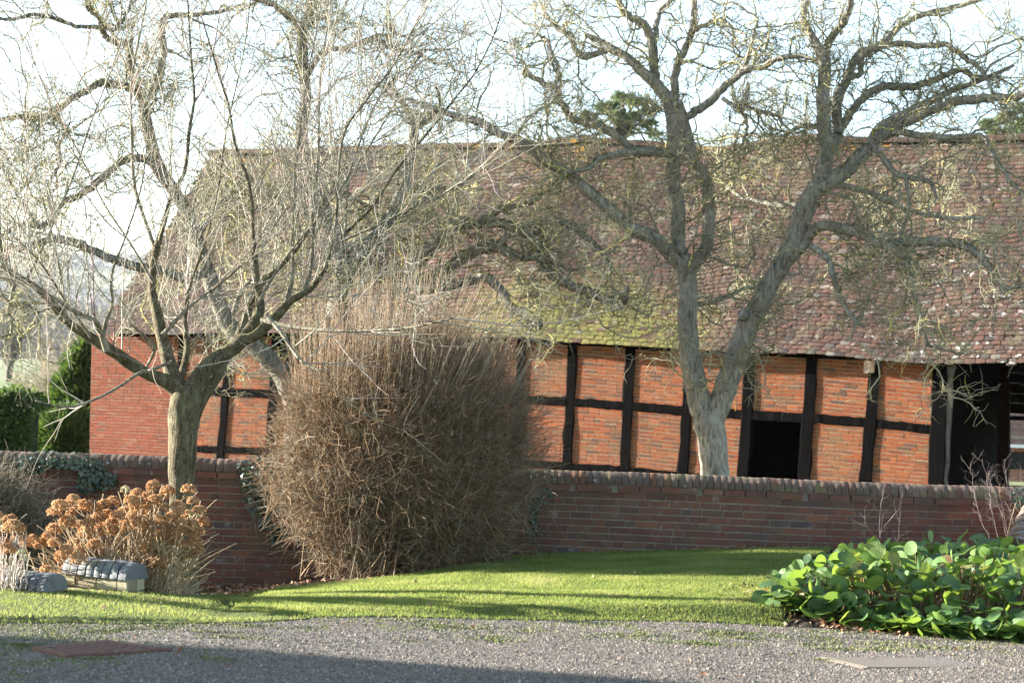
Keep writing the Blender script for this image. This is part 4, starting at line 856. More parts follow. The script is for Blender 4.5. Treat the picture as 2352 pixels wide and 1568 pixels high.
LV_F = [dict(n=470, len=(.4, 1.6), r=.0062, K=14, wig=.06, up=.028, blend=.75, bias=(0, 0, .34), t0=.2, S=4, tip=.35), dict(n=3200, len=(.18, .75), r=.0036, K=7, wig=.10, up=.02, blend=.9, bias=(0, 0, .25)), dict(n=5000, len=(.03, .12), r=.0028, K=4, wig=.2, blend=.4, tip=.8)]
build_tree('bare_tree', 'young bare garden tree with straight pale shoots beside the dried hydrangea', np.append(G(425, 1368)[:2], 0), f_trunk, fl, M_BARK_F, M_TWIG_F, LV_F, 63, Sbig=18, pale=M_PALE)

# ------------------------------------------------------------------ big brown bush against the wall
M_BUSH = m_twig('bush_twig', [(0, (.080, .053, .033)), (.3, (.155, .100, .056)), (.55, (.115, .080, .050)), (.8, (.235, .138, .064)), (1, (.34, .24, .14))])
M_SHOOT = m_twig('bush_shoot', [(0, (.19, .115, .07)), (.4, (.27, .185, .115)), (.75, (.34, .26, .175)), (1, (.22, .15, .105))])
def bush(name, label, c, rad, nstem, ntw, g, base_r, mat, shoots=0, lean=.25, wallclip=True, tr=.0044, tl=(.2, .62), ground=None):
    T = empty(name, (c[0], c[1], ground if ground is not None else c[2] - rad[2]), label, 'bush'); c = np.array(c); rad = np.array(rad); out = []
    zg = T.location[2]
    st = np.column_stack([c[0] + base_r[0] * g.normal(0, .5, nstem), c[1] + base_r[1] * g.normal(0, .5, nstem), np.full(nstem, zg - .03)])
    d = unit(g.normal(size=(nstem, 3)) * np.array([1, 1, .9])); d[:, 2] = np.abs(d[:, 2]); tgt = c + rad * d * g.uniform(.75, 1.0, (nstem, 1))
    K = 10; f = np.linspace(0, 1, K)[None, :, None]; mid = st + (tgt - st) * .5 + np.array([0, 0, .25]) + g.normal(0, .12, (nstem, 3))
    Pt = (1 - f) ** 2 * st[:, None] + 2 * f * (1 - f) * mid[:, None] + f ** 2 * tgt[:, None] + g.normal(0, .012, (nstem, K, 3))
    out.append((Pt, np.linspace(1, .4, K)[None] * g.uniform(.003, .008, (nstem, 1)), 4))
    dd = unit(g.normal(size=(ntw, 3))); ro = g.uniform(.25, 1, (ntw, 1)) ** .5; p = c + rad * np.sign(dd) * np.abs(dd) ** np.where(dd[:, 2:] < 0, .80, 1.0) * ro
    lump = np.array([mnoise.noise((q[0] * 2.1 + 3, q[1] * 2.1, q[2] * 2.1)) for q in dd])[:, None]; f_ = np.where(dd[:, 2:] < 0, 1 + .16 * dd[:, 2:], 1.0) * (1 + .17 * lump); p = c + (p - c) * np.concatenate([f_, f_, 1 + .12 * lump], 1)
    p[:, 2] = np.maximum(p[:, 2], zg + .05)
    dr = unit(.55 * unit(dd * rad) + g.normal(0, .55, (ntw, 3)) + np.array([lean, 0, .30]))
    ln = g.uniform(*tl, ntw); Pt, Rd = grow(p - dr * ln[:, None] * .5, dr, ln, g.uniform(.6, 1.3, ntw) * tr, 5, .32, .03, .45, g); out.append((Pt, Rd, 3))
    if shoots:
        m = 3000; dd = unit(g.normal(size=(m, 3))); dd[:, 2] = np.where(dd[:, 2] < -.3, -dd[:, 2], dd[:, 2]); lump = np.array([mnoise.noise((q[0] * 2.1 + 3, q[1] * 2.1, q[2] * 2.1)) for q in dd])[:, None]; p = c + rad * dd * g.uniform(.85, 1.0, (m, 1)) * (1 + .15 * lump); dr = unit(unit(dd * rad) + g.normal(0, .55, (m, 3)) + np.array([lean * 1.6, 0, .22]))
        Pt, Rd = grow(p, dr, g.uniform(.15, .5, m), g.uniform(.6, 1.2, m) * .0024, 5, .2, .03, .5, g); out.append((Pt, Rd, 3))
        th = g.uniform(0, 6.28, shoots); rr = np.sqrt(g.random(shoots)) * .80; q = np.column_stack([np.cos(th) * rr, np.sin(th) * rr, np.sqrt(np.maximum(0, 1 - rr ** 2))]); p = c + rad * q - np.array([0, 0, .2])
        dr = unit(np.column_stack([.10 + .22 * q[:, 0] + g.normal(0, .08, shoots) + np.where(q[:, 0] > .2, .22, 0), g.normal(0, .1, shoots), np.ones(shoots)]))
        ln = g.uniform(.45, 1.2, shoots) * (1 - .25 * rr); Sp, Sr = grow(p, dr, ln, g.uniform(.75, 1.3, shoots) * .0034, 8, .03, .02, .45, g)
    res = []
    for Pt, Rd, S in out:
        if wallclip:
            z = Pt[..., 2]; lim = np.where(z < WT + .05, WY - .05, 99); Pt[..., 1] = np.minimum(Pt[..., 1], lim)
        res.append(tubes(Pt, Rd, S, g.random(len(Pt))))
    V, q, a = join(res); add('branches', np_mesh('branches', V, q, None, a, True), mat, T)
    if shoots:
        V, q, a = tubes(Sp, Sr, 3, g.random(shoots)); add('shoots', np_mesh('shoots', V, q, None, a, True), M_SHOOT, T)
    return T
bc = P(915, 1050, 17.75)
bush('brown_bush', 'large dense leafless brown bush with upright shoots against the garden wall', (bc[0] + .02, 18.05, 1.08), (1.45, .98, 1.36), 420, 20500, np.random.default_rng(5), (.8, .5), M_BUSH, 700, ground=-.12, tr=.0031)
lb = P(10, 1140, 18.2)
M_GREYBUSH = m_twig('grey_bush_twig', [(0, (.07, .055, .035)), (.5, (.12, .095, .06)), (1, (.18, .15, .10))])
bush('brown_bush', 'low tangled grey-brown bush behind the far left hydrangea', (lb[0] - .2, 17.6, .25), (.85, .8, .72), 120, 5200, np.random.default_rng(6), (.4, .4), M_GREYBUSH, 0, lean=.05, ground=-.45)

# twiggy shrub and sapling at the right
M_PURPLE = m_twig('purple_twig', [(0, (.07, .052, .050)), (.5, (.105, .082, .078)), (1, (.15, .12, .11))])
def stems(name, label, pts, Ytip, r, seed, side=14, cat='shrub', mat=None, sl=(.08, .25), wig=.08):
    g = np.random.default_rng(seed); o = empty(name, G(*pts[0][0]) if pts[0][0][1] > 1200 else P(*pts[0][0], Ytip), label, cat); L = []
    for a, b in pts: p = smooth_line([P(*a, Ytip + g.uniform(-.2, .2)), P((a[0] + b[0]) / 2 + g.normal(0, 6), (a[1] + b[1]) / 2, Ytip), P(*b, Ytip + g.uniform(-.25, .25))], 14); p[1:-1] += g.normal(0, .006, (12, 3)); L.append(p)
    Pt = np.array(L); Rd = np.linspace(1, .45, 14)[None] * r * g.uniform(.7, 1.2, (len(L), 1)); st, d, pr = spawn(Pt, Rd, len(L) * side, .35, 1, .7, g)
    n = len(st); P2, R2 = grow(st, d + np.array([0, 0, .25]), g.uniform(*sl, n), np.minimum(pr * .7, r * .6), 6, wig, .02, .5, g)
    st, d, pr = spawn(P2, R2, n * 2, .3, 1, .7, g); P3, R3 = grow(st, d, g.uniform(.03, .09, n * 2), pr * .7, 4, .15, .02, .6, g)
    V, q, a = join([tubes(Pt, Rd, 5), tubes(P2, R2, 3), tubes(P3, R3, 3)]); add('branches', np_mesh('branches', V, q, None, a, True), mat or M_PURPLE, o)
stems('twiggy_shrub', 'leafless purplish twiggy shrub at the right end of the garden wall', [((2290 + k * 9, 1275), (2235 + k * 17 + random.uniform(-14, 14), random.uniform(1045, 1150))) for k in range(13)], 18.4, .0042, 3)
stems('sapling', 'thin bare sapling standing before the garden wall above the glossy leaves', [((2027, 1300), (2029, 1112)), ((2042, 1300), (2070, 1150)), ((2020, 1240), (1985, 1170)), ((2030, 1210), (2075, 1130))], 18.5, .0036, 8, 6, 'sapling', M_PURPLE, (.1, .3))

# ------------------------------------------------------------------ dried hydrangeas
t = NT('dried_petal'); p = t.piece(); c = t.ramp(p, [(0, (.31, .155, .07)), (.3, (.46, .27, .14)), (.55, (.38, .205, .10)), (.8, (.57, .39, .23)), (1, (.25, .115, .05))])
c = t.mix(t.step(t.noise(160, 3), .4, .65), c, t.mix(.5, c, (.55, .33, .15))); M_PETAL = t.leafy(c, c, .35, .8, .15)
M_PALEPETAL = m_plain('faded_petal', (.42, .38, .20), (.55, .50, .30), 60, .9)
M_HSTEM = m_twig('hydrangea_stem', [(0, (.27, .17, .085)), (.4, (.38, .27, .15)), (.8, (.46, .35, .22)), (1, (.30, .22, .14))])
M_HSTEM2 = m_twig('pale_hydrangea_stem', [(0, (.40, .33, .27)), (.5, (.50, .42, .35)), (1, (.36, .27, .22))])
def head_mesh(seed, n=270):
    g = np.random.default_rng(seed); d = unit(g.normal(size=(n, 3))); d[:, 2] = np.where(d[:, 2] < -.5, -d[:, 2], d[:, 2]); rr = g.uniform(.72, 1.0, n)[:, None]
    c = d * rr * np.array([.066, .066, .054]); a = unit(np.cross(d, g.normal(size=(n, 3)))); b = np.cross(d, a); nz = unit(d + g.normal(0, .55, (n, 3))); a = unit(np.cross(nz, b)); b = np.cross(nz, a)
    s = g.uniform(.009, .0145, n)[:, None]; lift = nz * s * .5
    V = np.stack([c - a * s + lift, c - b * s * .9, c + a * s + lift, c + b * s * .9], 1).reshape(-1, 3); i = np.arange(n)[:, None] * 4
    tri = np.concatenate([i + np.array([0, 1, 3]), i + np.array([1, 2, 3])])
    return np_mesh('flower_head', V, None, tri, np.repeat(g.random(n) * .35, 4))
HEADS = [head_mesh(s) for s in range(6)]
for me in HEADS: me.materials.append(M_PETAL)
HEADP = [head_mesh(30 + s, 60) for s in range(2)]
for me in HEADP: me.materials.append(M_PALEPETAL)
def hydrangea(label, heads, roots, Yc, dY, stemmat, seed, nst, pale=(), zlow=-.15):
    g = np.random.default_rng(seed); b = P(*roots[0], Yc); o = empty('hydrangea', (b[0], b[1], zlow), label, 'shrub'); tips = []
    for k, (x, y) in enumerate(list(heads) + list(pale)):
        p = P(x + g.normal(0, 2), y + g.normal(0, 2), Yc + g.uniform(-dY, dY)); tips.append(p); h = bpy.data.objects.new('flower_head', (HEADS if k < len(heads) else HEADP)[g.integers(6 if k < len(heads) else 2)]); COL.objects.link(h); setp(h, o)
        s = g.uniform(.85, 1.15) * (1 if k < len(heads) else .7)
        h.matrix_basis = Matrix.Translation(p) @ Matrix.Rotation(g.uniform(0, 6.28), 4, 'Z') @ Matrix.Rotation(g.normal(0, .35), 4, 'X') @ Matrix.Diagonal((s, s, s * g.uniform(.85, 1.1), 1))
    tips = np.array(tips); m = len(tips); nt = m + nst; T = np.zeros((nt, 3)); T[:m] = tips; jj = g.integers(0, m, nst)
    T[m:] = tips[jj] + g.normal(0, .09, (nst, 3)) - np.array([0, 0, 1]) * g.uniform(.05, .45, nst)[:, None]
    rx = np.array([P(*r, Yc) for r in roots]); k = g.integers(0, len(rx), nt); S = rx[k] + g.normal(0, .07, (nt, 3)); S[:, 0] += .55 * (T[:, 0] - S[:, 0]) * g.random(nt); S[:, 2] = zlow - .05
    K = 9; f = np.linspace(0, 1, K)[None, :, None]; mid = S + (T - S) * .45 + np.stack([g.normal(0, .04, nt), g.normal(0, .04, nt), np.full(nt, .10)], 1)
    Pt = (1 - f) ** 2 * S[:, None] + 2 * f * (1 - f) * mid[:, None] + f ** 2 * T[:, None] + g.normal(0, .005, (nt, K, 3)); Rd = np.linspace(1, .6, K)[None] * g.uniform(.0035, .0062, (nt, 1))
    st, d, pr = spawn(Pt, Rd, nt, .3, .9, 1.3, g); P2, R2 = grow(st, d, g.uniform(.05, .25, nt), pr * .8, 5, .1, .08, .6, g)
    V, q, a = join([tubes(Pt, Rd, 4, g.random(nt)), tubes(P2, R2, 3, g.random(nt))]); add('stems', np_mesh('stems', V, q, None, a, True), stemmat, o)
hh = [(314, 1130), (432, 1128), (195, 1160), (262, 1155), (300, 1150), (352, 1118), (140, 1165), (165, 1175), (225, 1190), (245, 1180), (285, 1172), (310, 1185), (330, 1165), (355, 1150), (375, 1165), (405, 1165), (395, 1185), (430, 1185), (370, 1195), (345, 1205), (385, 1130),
      (150, 1195), (180, 1205), (195, 1225), (235, 1215), (265, 1220), (300, 1215), (330, 1225), (320, 1200), (365, 1225), (390, 1215), (415, 1220), (440, 1210), (455, 1220), (465, 1195), (445, 1245), (420, 1250), (455, 1265), (125, 1215), (110, 1235), (125, 1250), (155, 1260), (170, 1245), (140, 1275), (190, 1265), (215, 1250), (75, 1240), (90, 1248), (60, 1245),
      (105, 1310), (92, 1330), (118, 1328), (85, 1325), (140, 1335), (150, 1315), (80, 1352), (155, 1352), (350, 1275), (365, 1290), (380, 1280), (395, 1305), (335, 1255), (285, 1255), (250, 1265), (255, 1205), (210, 1230), (275, 1195), (410, 1200), (345, 1185), (290, 1205), (235, 1165), (270, 1185), (205, 1205), (315, 1160), (340, 1140), (400, 1240), (375, 1250), (180, 1280), (300, 1240), (460, 1170), (448, 1150), (165, 1150), (128, 1172), (420, 1270), (225, 1275)]
hydrangea('wide dried hydrangea covered in rust-brown flower heads before the young tree', hh, [(200, 1362), (270, 1362), (330, 1362), (380, 1362)], 14.95, .32, M_HSTEM, 11, 520, [(290, 1125), (355, 1245), (445, 1180), (265, 1270), (380, 1268)])
hydrangea('dried hydrangea with whitish stems cut by the left edge', [(22, 1192), (30, 1205), (15, 1212), (45, 1235), (10, 1252), (22, 1258), (40, 1215), (-12, 1185), (-20, 1215), (-10, 1240)], [(5, 1355), (25, 1352)], 14.2, .2, M_HSTEM2, 12, 60, [(50, 1268), (55, 1280), (-2, 1200)], zlow=-.05)

# ------------------------------------------------------------------ glossy large-leaved plant at the right
t = NT('bergenia_leaf'); p = t.piece(); c = t.ramp(p, [(0, (.035, .095, .030)), (.35, (.055, .13, .034)), (.65, (.08, .16, .034)), (.86, (.12, .20, .04)), (.93, (.19, .22, .06)), (.965, (.20, .15, .05)), (1, (.17, .06, .035))])
c = t.mix(t.step(t.noise(26, 4), .45, .7), c, t.mix(.4, c, (.10, .16, .07)))
lx = t.n.new('ShaderNodeAttribute'); lx.attribute_name = 'leaf_x'; ly = t.n.new('ShaderNodeAttribute'); ly.attribute_name = 'leaf_y'
ax = t.math('ABSOLUTE', lx.outputs['Fac']); ph = t.math('MULTIPLY', t.math('SUBTRACT', ly.outputs['Fac'], t.math('MULTIPLY', ax, .42)), 30.0)
vein = t.math('MAXIMUM', t.step(t.math('SINE', ph), .82, .98), t.math('SUBTRACT', 1.0, t.step(ax, .02, .07)))
c = t.mix(t.math('MULTIPLY', vein, .45), c, (.17, .22, .09))
rim = t.math('MULTIPLY', t.step(t.math('ADD', ax, t.math('MULTIPLY', t.noise(22, 3), .35)), 1.08, 1.22), t.step(t.noise(3, 2), .48, .6)); c = t.mix(rim, c, (.13, .06, .03))
hgt = t.math('ADD', t.math('MULTIPLY', vein, -.6), t.noise(60, 4, .6)); t.bump(hgt, .5, .008)
M_LEAF = t.leafy(c, t.mix(.4, c, (.36, .50, .03)), .40, .48, .4)
M_PETIOLE = m_plain('petiole', (.16, .13, .05), (.24, .15, .06), 30, .7)
M_DEAD = m_twig('dead_leaf', [(0, (.10, .045, .022)), (.4, (.17, .075, .035)), (.8, (.24, .12, .06)), (1, (.33, .21, .13))])
LATTR = []
def leaf_var(seed, stem=True):
    g = np.random.default_rng(seed); nx, ny = 5, 8; V = []; LX, LY = [], []; asp = g.uniform(.40, .50); curl = g.uniform(-.1, .30); droop = g.uniform(-.30, .12); wav = g.uniform(.01, .045); ph = g.random() * 6
    for j in range(ny):
        v = j / (ny - 1); hw = asp * (math.sin(math.pi * min(1, v ** .88 * .97 + .02)) ** .42) * (1 + .22 * (v - .5))
        for i in range(nx):
            s = i / (nx - 1) * 2 - 1; x = hw * s; z = curl * (x / asp) ** 2 * asp + droop * v * v + wav * math.sin(s * 7 + ph + v * 8) * abs(s) - .02 * (1 - abs(s)) ** 4
            V.append((x, v, z)); LX.append(s); LY.append(v)
    q = [(j * nx + i, j * nx + i + 1, (j + 1) * nx + i + 1, (j + 1) * nx + i) for j in range(ny - 1) for i in range(nx - 1)]
    LATTR.append({'leaf_x': np.array(LX), 'leaf_y': np.array(LY)}); return np.array(V), np.array(q), None
berg = empty('large_leaved_plant', G(2100, 1440), 'spreading clump of glossy green paddle leaves beside the gravel drive', 'plant')
def berg_poly():
    f = [G(x, y)[:2] for x, y in [(1795, 1402), (1850, 1425), (1950, 1440), (2050, 1452), (2150, 1462), (2250, 1470), (2380, 1478), (2560, 1490)]]
    return [tuple(p) for p in f] + [(5.6, 16.9), (4.4, 17.3), (3.4, 17.2), (2.75, 16.4), (2.35, 15.4)]
BP = berg_poly(); g = np.random.default_rng(77); pts = []
while len(pts) < 1350:
    x, y = g.uniform(2.0, 5.4), g.uniform(13.0, 17.4)
    if in_poly(np.array([x]), np.array([y]), BP)[0]: pts.append((x, y))
for a_, b_ in zip(BP[:7], BP[1:8]):
    for _ in range(66): k_ = g.random(); pts.append((a_[0] + (b_[0] - a_[0]) * k_ + g.normal(0, .05), a_[1] + (b_[1] - a_[1]) * k_ + abs(g.normal(.02, .12))))
pts = np.array(pts); seg = np.array(BP); 
def dist_edge(p):
    d = np.full(len(p), 9.0)
    for a, b in zip(seg, np.roll(seg, -1, 0)):
        ab = b - a; k = np.clip(((p - a) @ ab) / (ab @ ab), 0, 1); d = np.minimum(d, np.linalg.norm(p - (a + k[:, None] * ab), axis=1))
    return d
de = dist_edge(pts); cz = np.array([3.9, 15.3]); out = pts - cz; out = out / (np.linalg.norm(out, axis=1, keepdims=True) + 1e-6)
mh = .04 + .27 * sstep(0, .75, de); n = len(pts); z0 = ground_z(pts[:, 0], pts[:, 1]); lay = g.uniform(.2, 1.0, n)
pos = np.column_stack([pts, z0 + mh * lay + g.normal(0, .03, n) + .03])
up = .12 + .75 * sstep(.05, .8, de) * g.random(n) + np.where(g.random(n) < .12, .9, 0)      # how far the blade stands up
th = g.normal(0, 1.0, n); o2 = np.column_stack([out[:, 0] * np.cos(th) - out[:, 1] * np.sin(th), out[:, 0] * np.sin(th) + out[:, 1] * np.cos(th), up]) ; yv = unit(o2)
nz = unit(np.array([0, 0, 1.0]) + .5 * np.column_stack([out, np.zeros(n)]) + g.normal(0, .45, (n, 3))); xv = unit(np.cross(yv, nz)); nz = np.cross(xv, yv)
sz = (.065 + .110 * g.random(n) ** .8)[:, None]; lm = frames(xv * sz * g.uniform(.82, 1.08, (n, 1)), yv * sz, nz * sz, pos)
LEAVES = [leaf_var(s) for s in range(10)]
vis = seen(pos, 60); sc_ = np.where(vis, 0, 99) + pos[:, 1] * .5 - lay * 2.5; pick = np.argsort(sc_)[:300]
pieces('leaf', 'leaves', lm, LEAVES, M_LEAF, berg, pick, smooth=True, attrs=LATTR)
root = np.column_stack([pts - out * .05, z0 - .02]); K = 4; f = np.linspace(0, 1, K)[None, :, None]; Pt = root[:, None] * (1 - f) + pos[:, None] * f + np.array([0, 0, .02]) * f * (1 - f) * 4
V, q, a = tubes(Pt, np.full((n, K), .0045), 3); add('petioles', np_mesh('petioles', V, q, None, a, True), M_PETIOLE, berg, kind='stuff')

# ------------------------------------------------------------------ ivy on the wall
t = NT('ivy_leaf'); p = t.piece(); c = t.ramp(p, [(0, (.018, .040, .020)), (.5, (.035, .062, .034)), (.85, (.06, .09, .05)), (1, (.12, .14, .08))]); M_IVY = t.leafy(c, c, .15, .35, .5)
def ivy_leaves(pos, nrm, size, g):
    n = len(pos); nz = unit(nrm + g.normal(0, .35, (n, 3))); yv = unit(np.cross(np.cross(nz, np.array([0, 0, -1.0]) + g.normal(0, .5, (n, 3))), nz)); xv = np.cross(yv, nz); s = size[:, None]
    sh = [(0, 0), (.55, .1), (.32, .45), (0, 1.05), (-.32, .45), (-.55, .1)]
    V = np.stack([pos + (xv * x + yv * y + nz * (.12 * abs(x))) * s for x, y in sh], 1).reshape(-1, 3); i = np.arange(n)[:, None] * 6
    tri = np.concatenate([i + np.array(k) for k in ((0, 1, 2), (0, 2, 3), (0, 3, 4), (0, 4, 5))]); return V, tri, np.repeat(g.random(n), 6)
def ivy(label, blobs, n, seed, Y=WY - .06):
    g = np.random.default_rng(seed); P_, N_ = [], []; w = np.array([b[2] * b[3] for b in blobs], float); w /= w.sum()
    for k in g.choice(len(blobs), n, p=w):
        x, y, rx, ry = blobs[k]; a = g.uniform(0, 6.28); r = math.sqrt(g.random()); p = P(x + rx * r * math.cos(a), y + ry * r * math.sin(a), Y); top = p[2] > WT - .05
        p[1] = Y - abs(g.normal(0, .05)) + (g.uniform(-.05, .28) if top else 0); P_.append(p); N_.append((0, -.3, 1) if top else (0, -1, .25))
    o = empty('ivy', P(blobs[0][0], blobs[0][1], Y), label, 'ivy'); V, t_, a = ivy_leaves(np.array(P_), np.array(N_, float), g.uniform(.028, .055, n), g); add('leaves', np_mesh('leaves', V, None, t_, a), M_IVY, o)
    m = 14; st = np.array(P_)[g.integers(0, n, m)]; Pt, Rd = grow(st, g.normal(0, .3, (m, 3)) * np.array([1, .1, 1]) + np.array([0, 0, -1]), g.uniform(.2, .6, m), np.full(m, .005), 10, .2, 0, .6, g); Pt[..., 1] = np.minimum(Pt[..., 1], Y + .02)
    V, q, a = tubes(Pt, Rd, 4); add('stems', np_mesh('stems', V, q, None, a, True), M_GREYBUSH, o)
ivy('dark ivy spilling over the wall coping left of the young tree', [(110, 1048, 60, 14), (160, 1058, 45, 20), (210, 1075, 30, 28), (205, 1105, 26, 26), (240, 1100, 30, 20), (75, 1065, 40, 20)], 800, 21)
ivy('dark ivy hanging down the wall at the left edge of the brown bush', [(585, 1062, 42, 16), (590, 1100, 38, 34), (605, 1150, 36, 34), (625, 1190, 30, 30), (640, 1225, 26, 20), (700, 1140, 50, 60)], 950, 22, WY - .12)
ivy('small ivy spray on the wall at the right edge of the brown bush', [(1235, 1125, 30, 10), (1250, 1140, 24, 14), (1228, 1170, 12, 26), (1222, 1205, 10, 22), (1255, 1085, 40, 6)], 150, 23)
ivy('pale-edged ivy tuft on top of the ramped wall', [(2345, 1140, 18, 22), (2365, 1170, 16, 25)], 130, 24, 18.2)

# ------------------------------------------------------------------ fallen leaves, loose stones, moss tufts
def scatter_cards(name, XY, size, mat, label, cat, g, flat=.5, lift=.012, zf=None):
    n = len(XY); p = np.column_stack([XY, (zf or ground_z)(XY[:, 0], XY[:, 1]) + lift]); nz = unit(np.array([0, 0, 1.0]) + g.normal(0, flat, (n, 3))); xv = unit(np.cross(nz, g.normal(size=(n, 3)))); yv = np.cross(nz, xv); s = size[:, None]
    V = np.stack([p - xv * s + nz * s * .3, p - yv * s * .6, p + xv * s + nz * s * .3, p + yv * s * .6], 1).reshape(-1, 3); i = np.arange(n)[:, None] * 4
    add(name, np_mesh(name, V, None, np.concatenate([i + np.array([0, 1, 3]), i + np.array([1, 2, 3])]), np.repeat(g.random(n), 4)), mat, kind='stuff', label=label, cat=cat)
g = np.random.default_rng(88); lst = []
for (xa, ya, xb, yb, w, n) in [(470, 1352, 680, 1345, .22, 420), (680, 1345, 870, 1325, .22, 360), (870, 1325, 1180, 1275, .18, 420), (1150, 1268, 1800, 1256, .10, 320), (1720, 1345, 1790, 1400, .16, 220), (1790, 1405, 2100, 1455, .08, 150), (380, 1378, 460, 1376, .1, 60)]:
    s = g.random(n); a, b = G(xa, ya), G(xb, yb); lst.append((a + (b - a) * s[:, None])[:, :2] + g.normal(0, w, (n, 2)))
XY = np.concatenate(lst); XY = XY[XY[:, 1] < WY - .05]
scatter_cards('fallen_leaves', XY, g.uniform(.015, .045, len(XY)), M_DEAD, 'brown fallen leaves along the wall foot and beds', 'leaves', g)
XY = np.column_stack([g.uniform(-4, 4.4, 150), g.uniform(10.5, 18.5, 150)]); scatter_cards('fallen_leaves', XY, g.uniform(.012, .035, 150), M_DEAD, 'scattered brown leaves on lawn and gravel', 'leaves', g, .3, .03)
XY = np.column_stack([g.uniform(2.3, 5.3, 260), g.uniform(13.4, 16.6, 260)]); XY = XY[in_poly(XY[:, 0], XY[:, 1], BP)]; scatter_cards('fallen_leaves', XY, g.uniform(.03, .06, len(XY)), M_DEAD, 'dead brown leaves under the glossy plant', 'leaves', g, .6, .03)
def stones(n):
    g = np.random.default_rng(99); Y = 9.6 + (14.6 - 9.6) * g.random(n) ** 1.1; X = g.uniform(-1, 1, n) * (Y * .31 + .2); k = (Y < edge_y(X) + .10); X, Y = X[k], Y[k]
    k = ~(in_poly(X, Y, lawn_left) | in_poly(X, Y, [tuple(G(*p)[:2]) for p in [(150, 1512), (395, 1496), (245, 1478), (72, 1494)]]) | in_poly(X, Y, [tuple(G(*p)[:2]) for p in [(1985, 1537), (2262, 1532), (2170, 1510), (1872, 1511)]])); X, Y = X[k], Y[k]; n = len(X)
    p = np.column_stack([X, Y, .004 + .012 * np.sin(X * 2.3 + Y) * np.sin(Y * 1.7) + .001]); s = np.clip(np.exp(g.normal(math.log(.0054), .36, n)), .0026, .014)[:, None]
    a = g.random(n) * 6.28; x = np.column_stack([np.cos(a), np.sin(a), g.normal(0, .2, n)]); y = np.column_stack([-np.sin(a), np.cos(a), g.normal(0, .2, n)]); asp = g.uniform(.6, 1, (n, 1)); h = g.uniform(.7, 1.25, (n, 1)) * s; zz = np.array([0, 0, 1.0])
    V = np.stack([p + x * s, p + y * s * asp, p - x * s * .9, p - y * s * asp, p + zz * h + (x * g.uniform(-.5, .5, (n, 1)) + y * g.uniform(-.5, .5, (n, 1))) * s], 1).reshape(-1, 3); i = np.arange(n)[:, None] * 5
    tri = np.concatenate([i + np.array(f) for f in ((0, 1, 4), (1, 2, 4), (2, 3, 4), (3, 0, 4))])
    t = NT('gravel_stone'); pc = t.piece(); c = t.ramp(pc, [(0, (.068, .058, .048)), (.3, (.118, .101, .083)), (.6, (.168, .140, .110)), (.8, (.205, .165, .125)), (.93, (.26, .22, .175)), (1, (.34, .31, .275))]); M = t.done(c, .9, .2)
    add('gravel_stones', np_mesh('gravel_stones', V, None, tri, np.repeat(g.random(n), 5)), M, kind='stuff', label='loose gravel chips covering the drive', cat='gravel')
stones(120000)
M_MOSS = m_twig('moss_tuft', [(0, (.05, .07, .014)), (.5, (.09, .11, .022)), (1, (.16, .16, .045))])
def moss():
    g = np.random.default_rng(101); C = []
    for _ in range(260):
        y = g.uniform(10.6, 13.9); x = g.uniform(-1, 1) * y * .3
        if g.random() > (.04 + .42 * (y > 12.6) + .5 * (x < -1.8)): continue
        m = g.integers(30, 220); C.append(np.array([x, y]) + g.normal(0, 1, (m, 2)) * np.array([g.uniform(.05, .22), g.uniform(.03, .09)]))
    XY = np.concatenate(C); XY = XY[XY[:, 1] < edge_y(XY[:, 0]) + .05]; n = len(XY); h = g.uniform(.006, .018, n); a = g.random(n) * 6.28; w = .006
    p = np.column_stack([XY, .006 + .012 * np.sin(XY[:, 0] * 2.3 + XY[:, 1]) * np.sin(XY[:, 1] * 1.7)]); s = np.stack([np.cos(a) * w, np.sin(a) * w, 0 * a], 1); tip = p + np.column_stack([g.normal(0, .005, (n, 2)), h])
    V = np.stack([p - s, p + s, tip], 1).reshape(-1, 3)
    add('moss', np_mesh('moss', V, None, np.arange(3 * n).reshape(-1, 3), np.repeat(g.random(n), 3)), M_MOSS, kind='stuff', label='small green moss tufts growing in the gravel', cat='moss')
moss()

# ------------------------------------------------------------------ hedge, conifers and everything beyond
def foliage(name, pos, d, ln, wd, mat, parent, g, fold=.25):
    """small folded sprays: pos, direction, length, width"""
    n = len(pos); d = unit(d); s = unit(np.cross(d, g.normal(size=(n, 3)))) * wd[:, None]; nn = np.cross(d, s); t_ = pos + d * ln[:, None]; m = pos + d * ln[:, None] * .5
    V = np.stack([pos, m + s + nn * fold, t_, m - s + nn * fold], 1).reshape(-1, 3); i = np.arange(n)[:, None] * 4
    return add(name, np_mesh(name, V, None, np.concatenate([i + np.array([0, 1, 2]), i + np.array([0, 2, 3])]), np.repeat(g.random(n), 4)), mat, parent)
def m_fol(name, stops, amt=.3, tr=(.2, .3, .04)):
    t = NT(name); p = t.piece(); c = t.ramp(p, stops); return t.leafy(c, t.mix(.3, c, tr), amt, .6, .3)
M_HEDGE = m_fol('hedge_leaf', [(0, (.02, .045, .014)), (.5, (.04, .08, .022)), (.85, (.075, .115, .03)), (1, (.14, .17, .04))])
M_CONIF = m_fol('conifer_spray', [(0, (.015, .042, .012)), (.5, (.03, .075, .018)), (.85, (.06, .11, .022)), (1, (.10, .14, .03))], .25)
M_PINE = m_fol('pine_needle', [(0, (.04, .07, .035)), (.5, (.08, .11, .045)), (.85, (.14, .155, .055)), (1, (.22, .21, .08))], .25)
M_TRUNK = m_plain('far_bark', (.05, .04, .03), (.11, .085, .06), 6, .95)
g = np.random.default_rng(202)
hb = P(0, 1000, 30); hd = empty('hedge', (hb[0], hb[1], .3), 'clipped green hedge beyond the wall at far left', 'hedge')
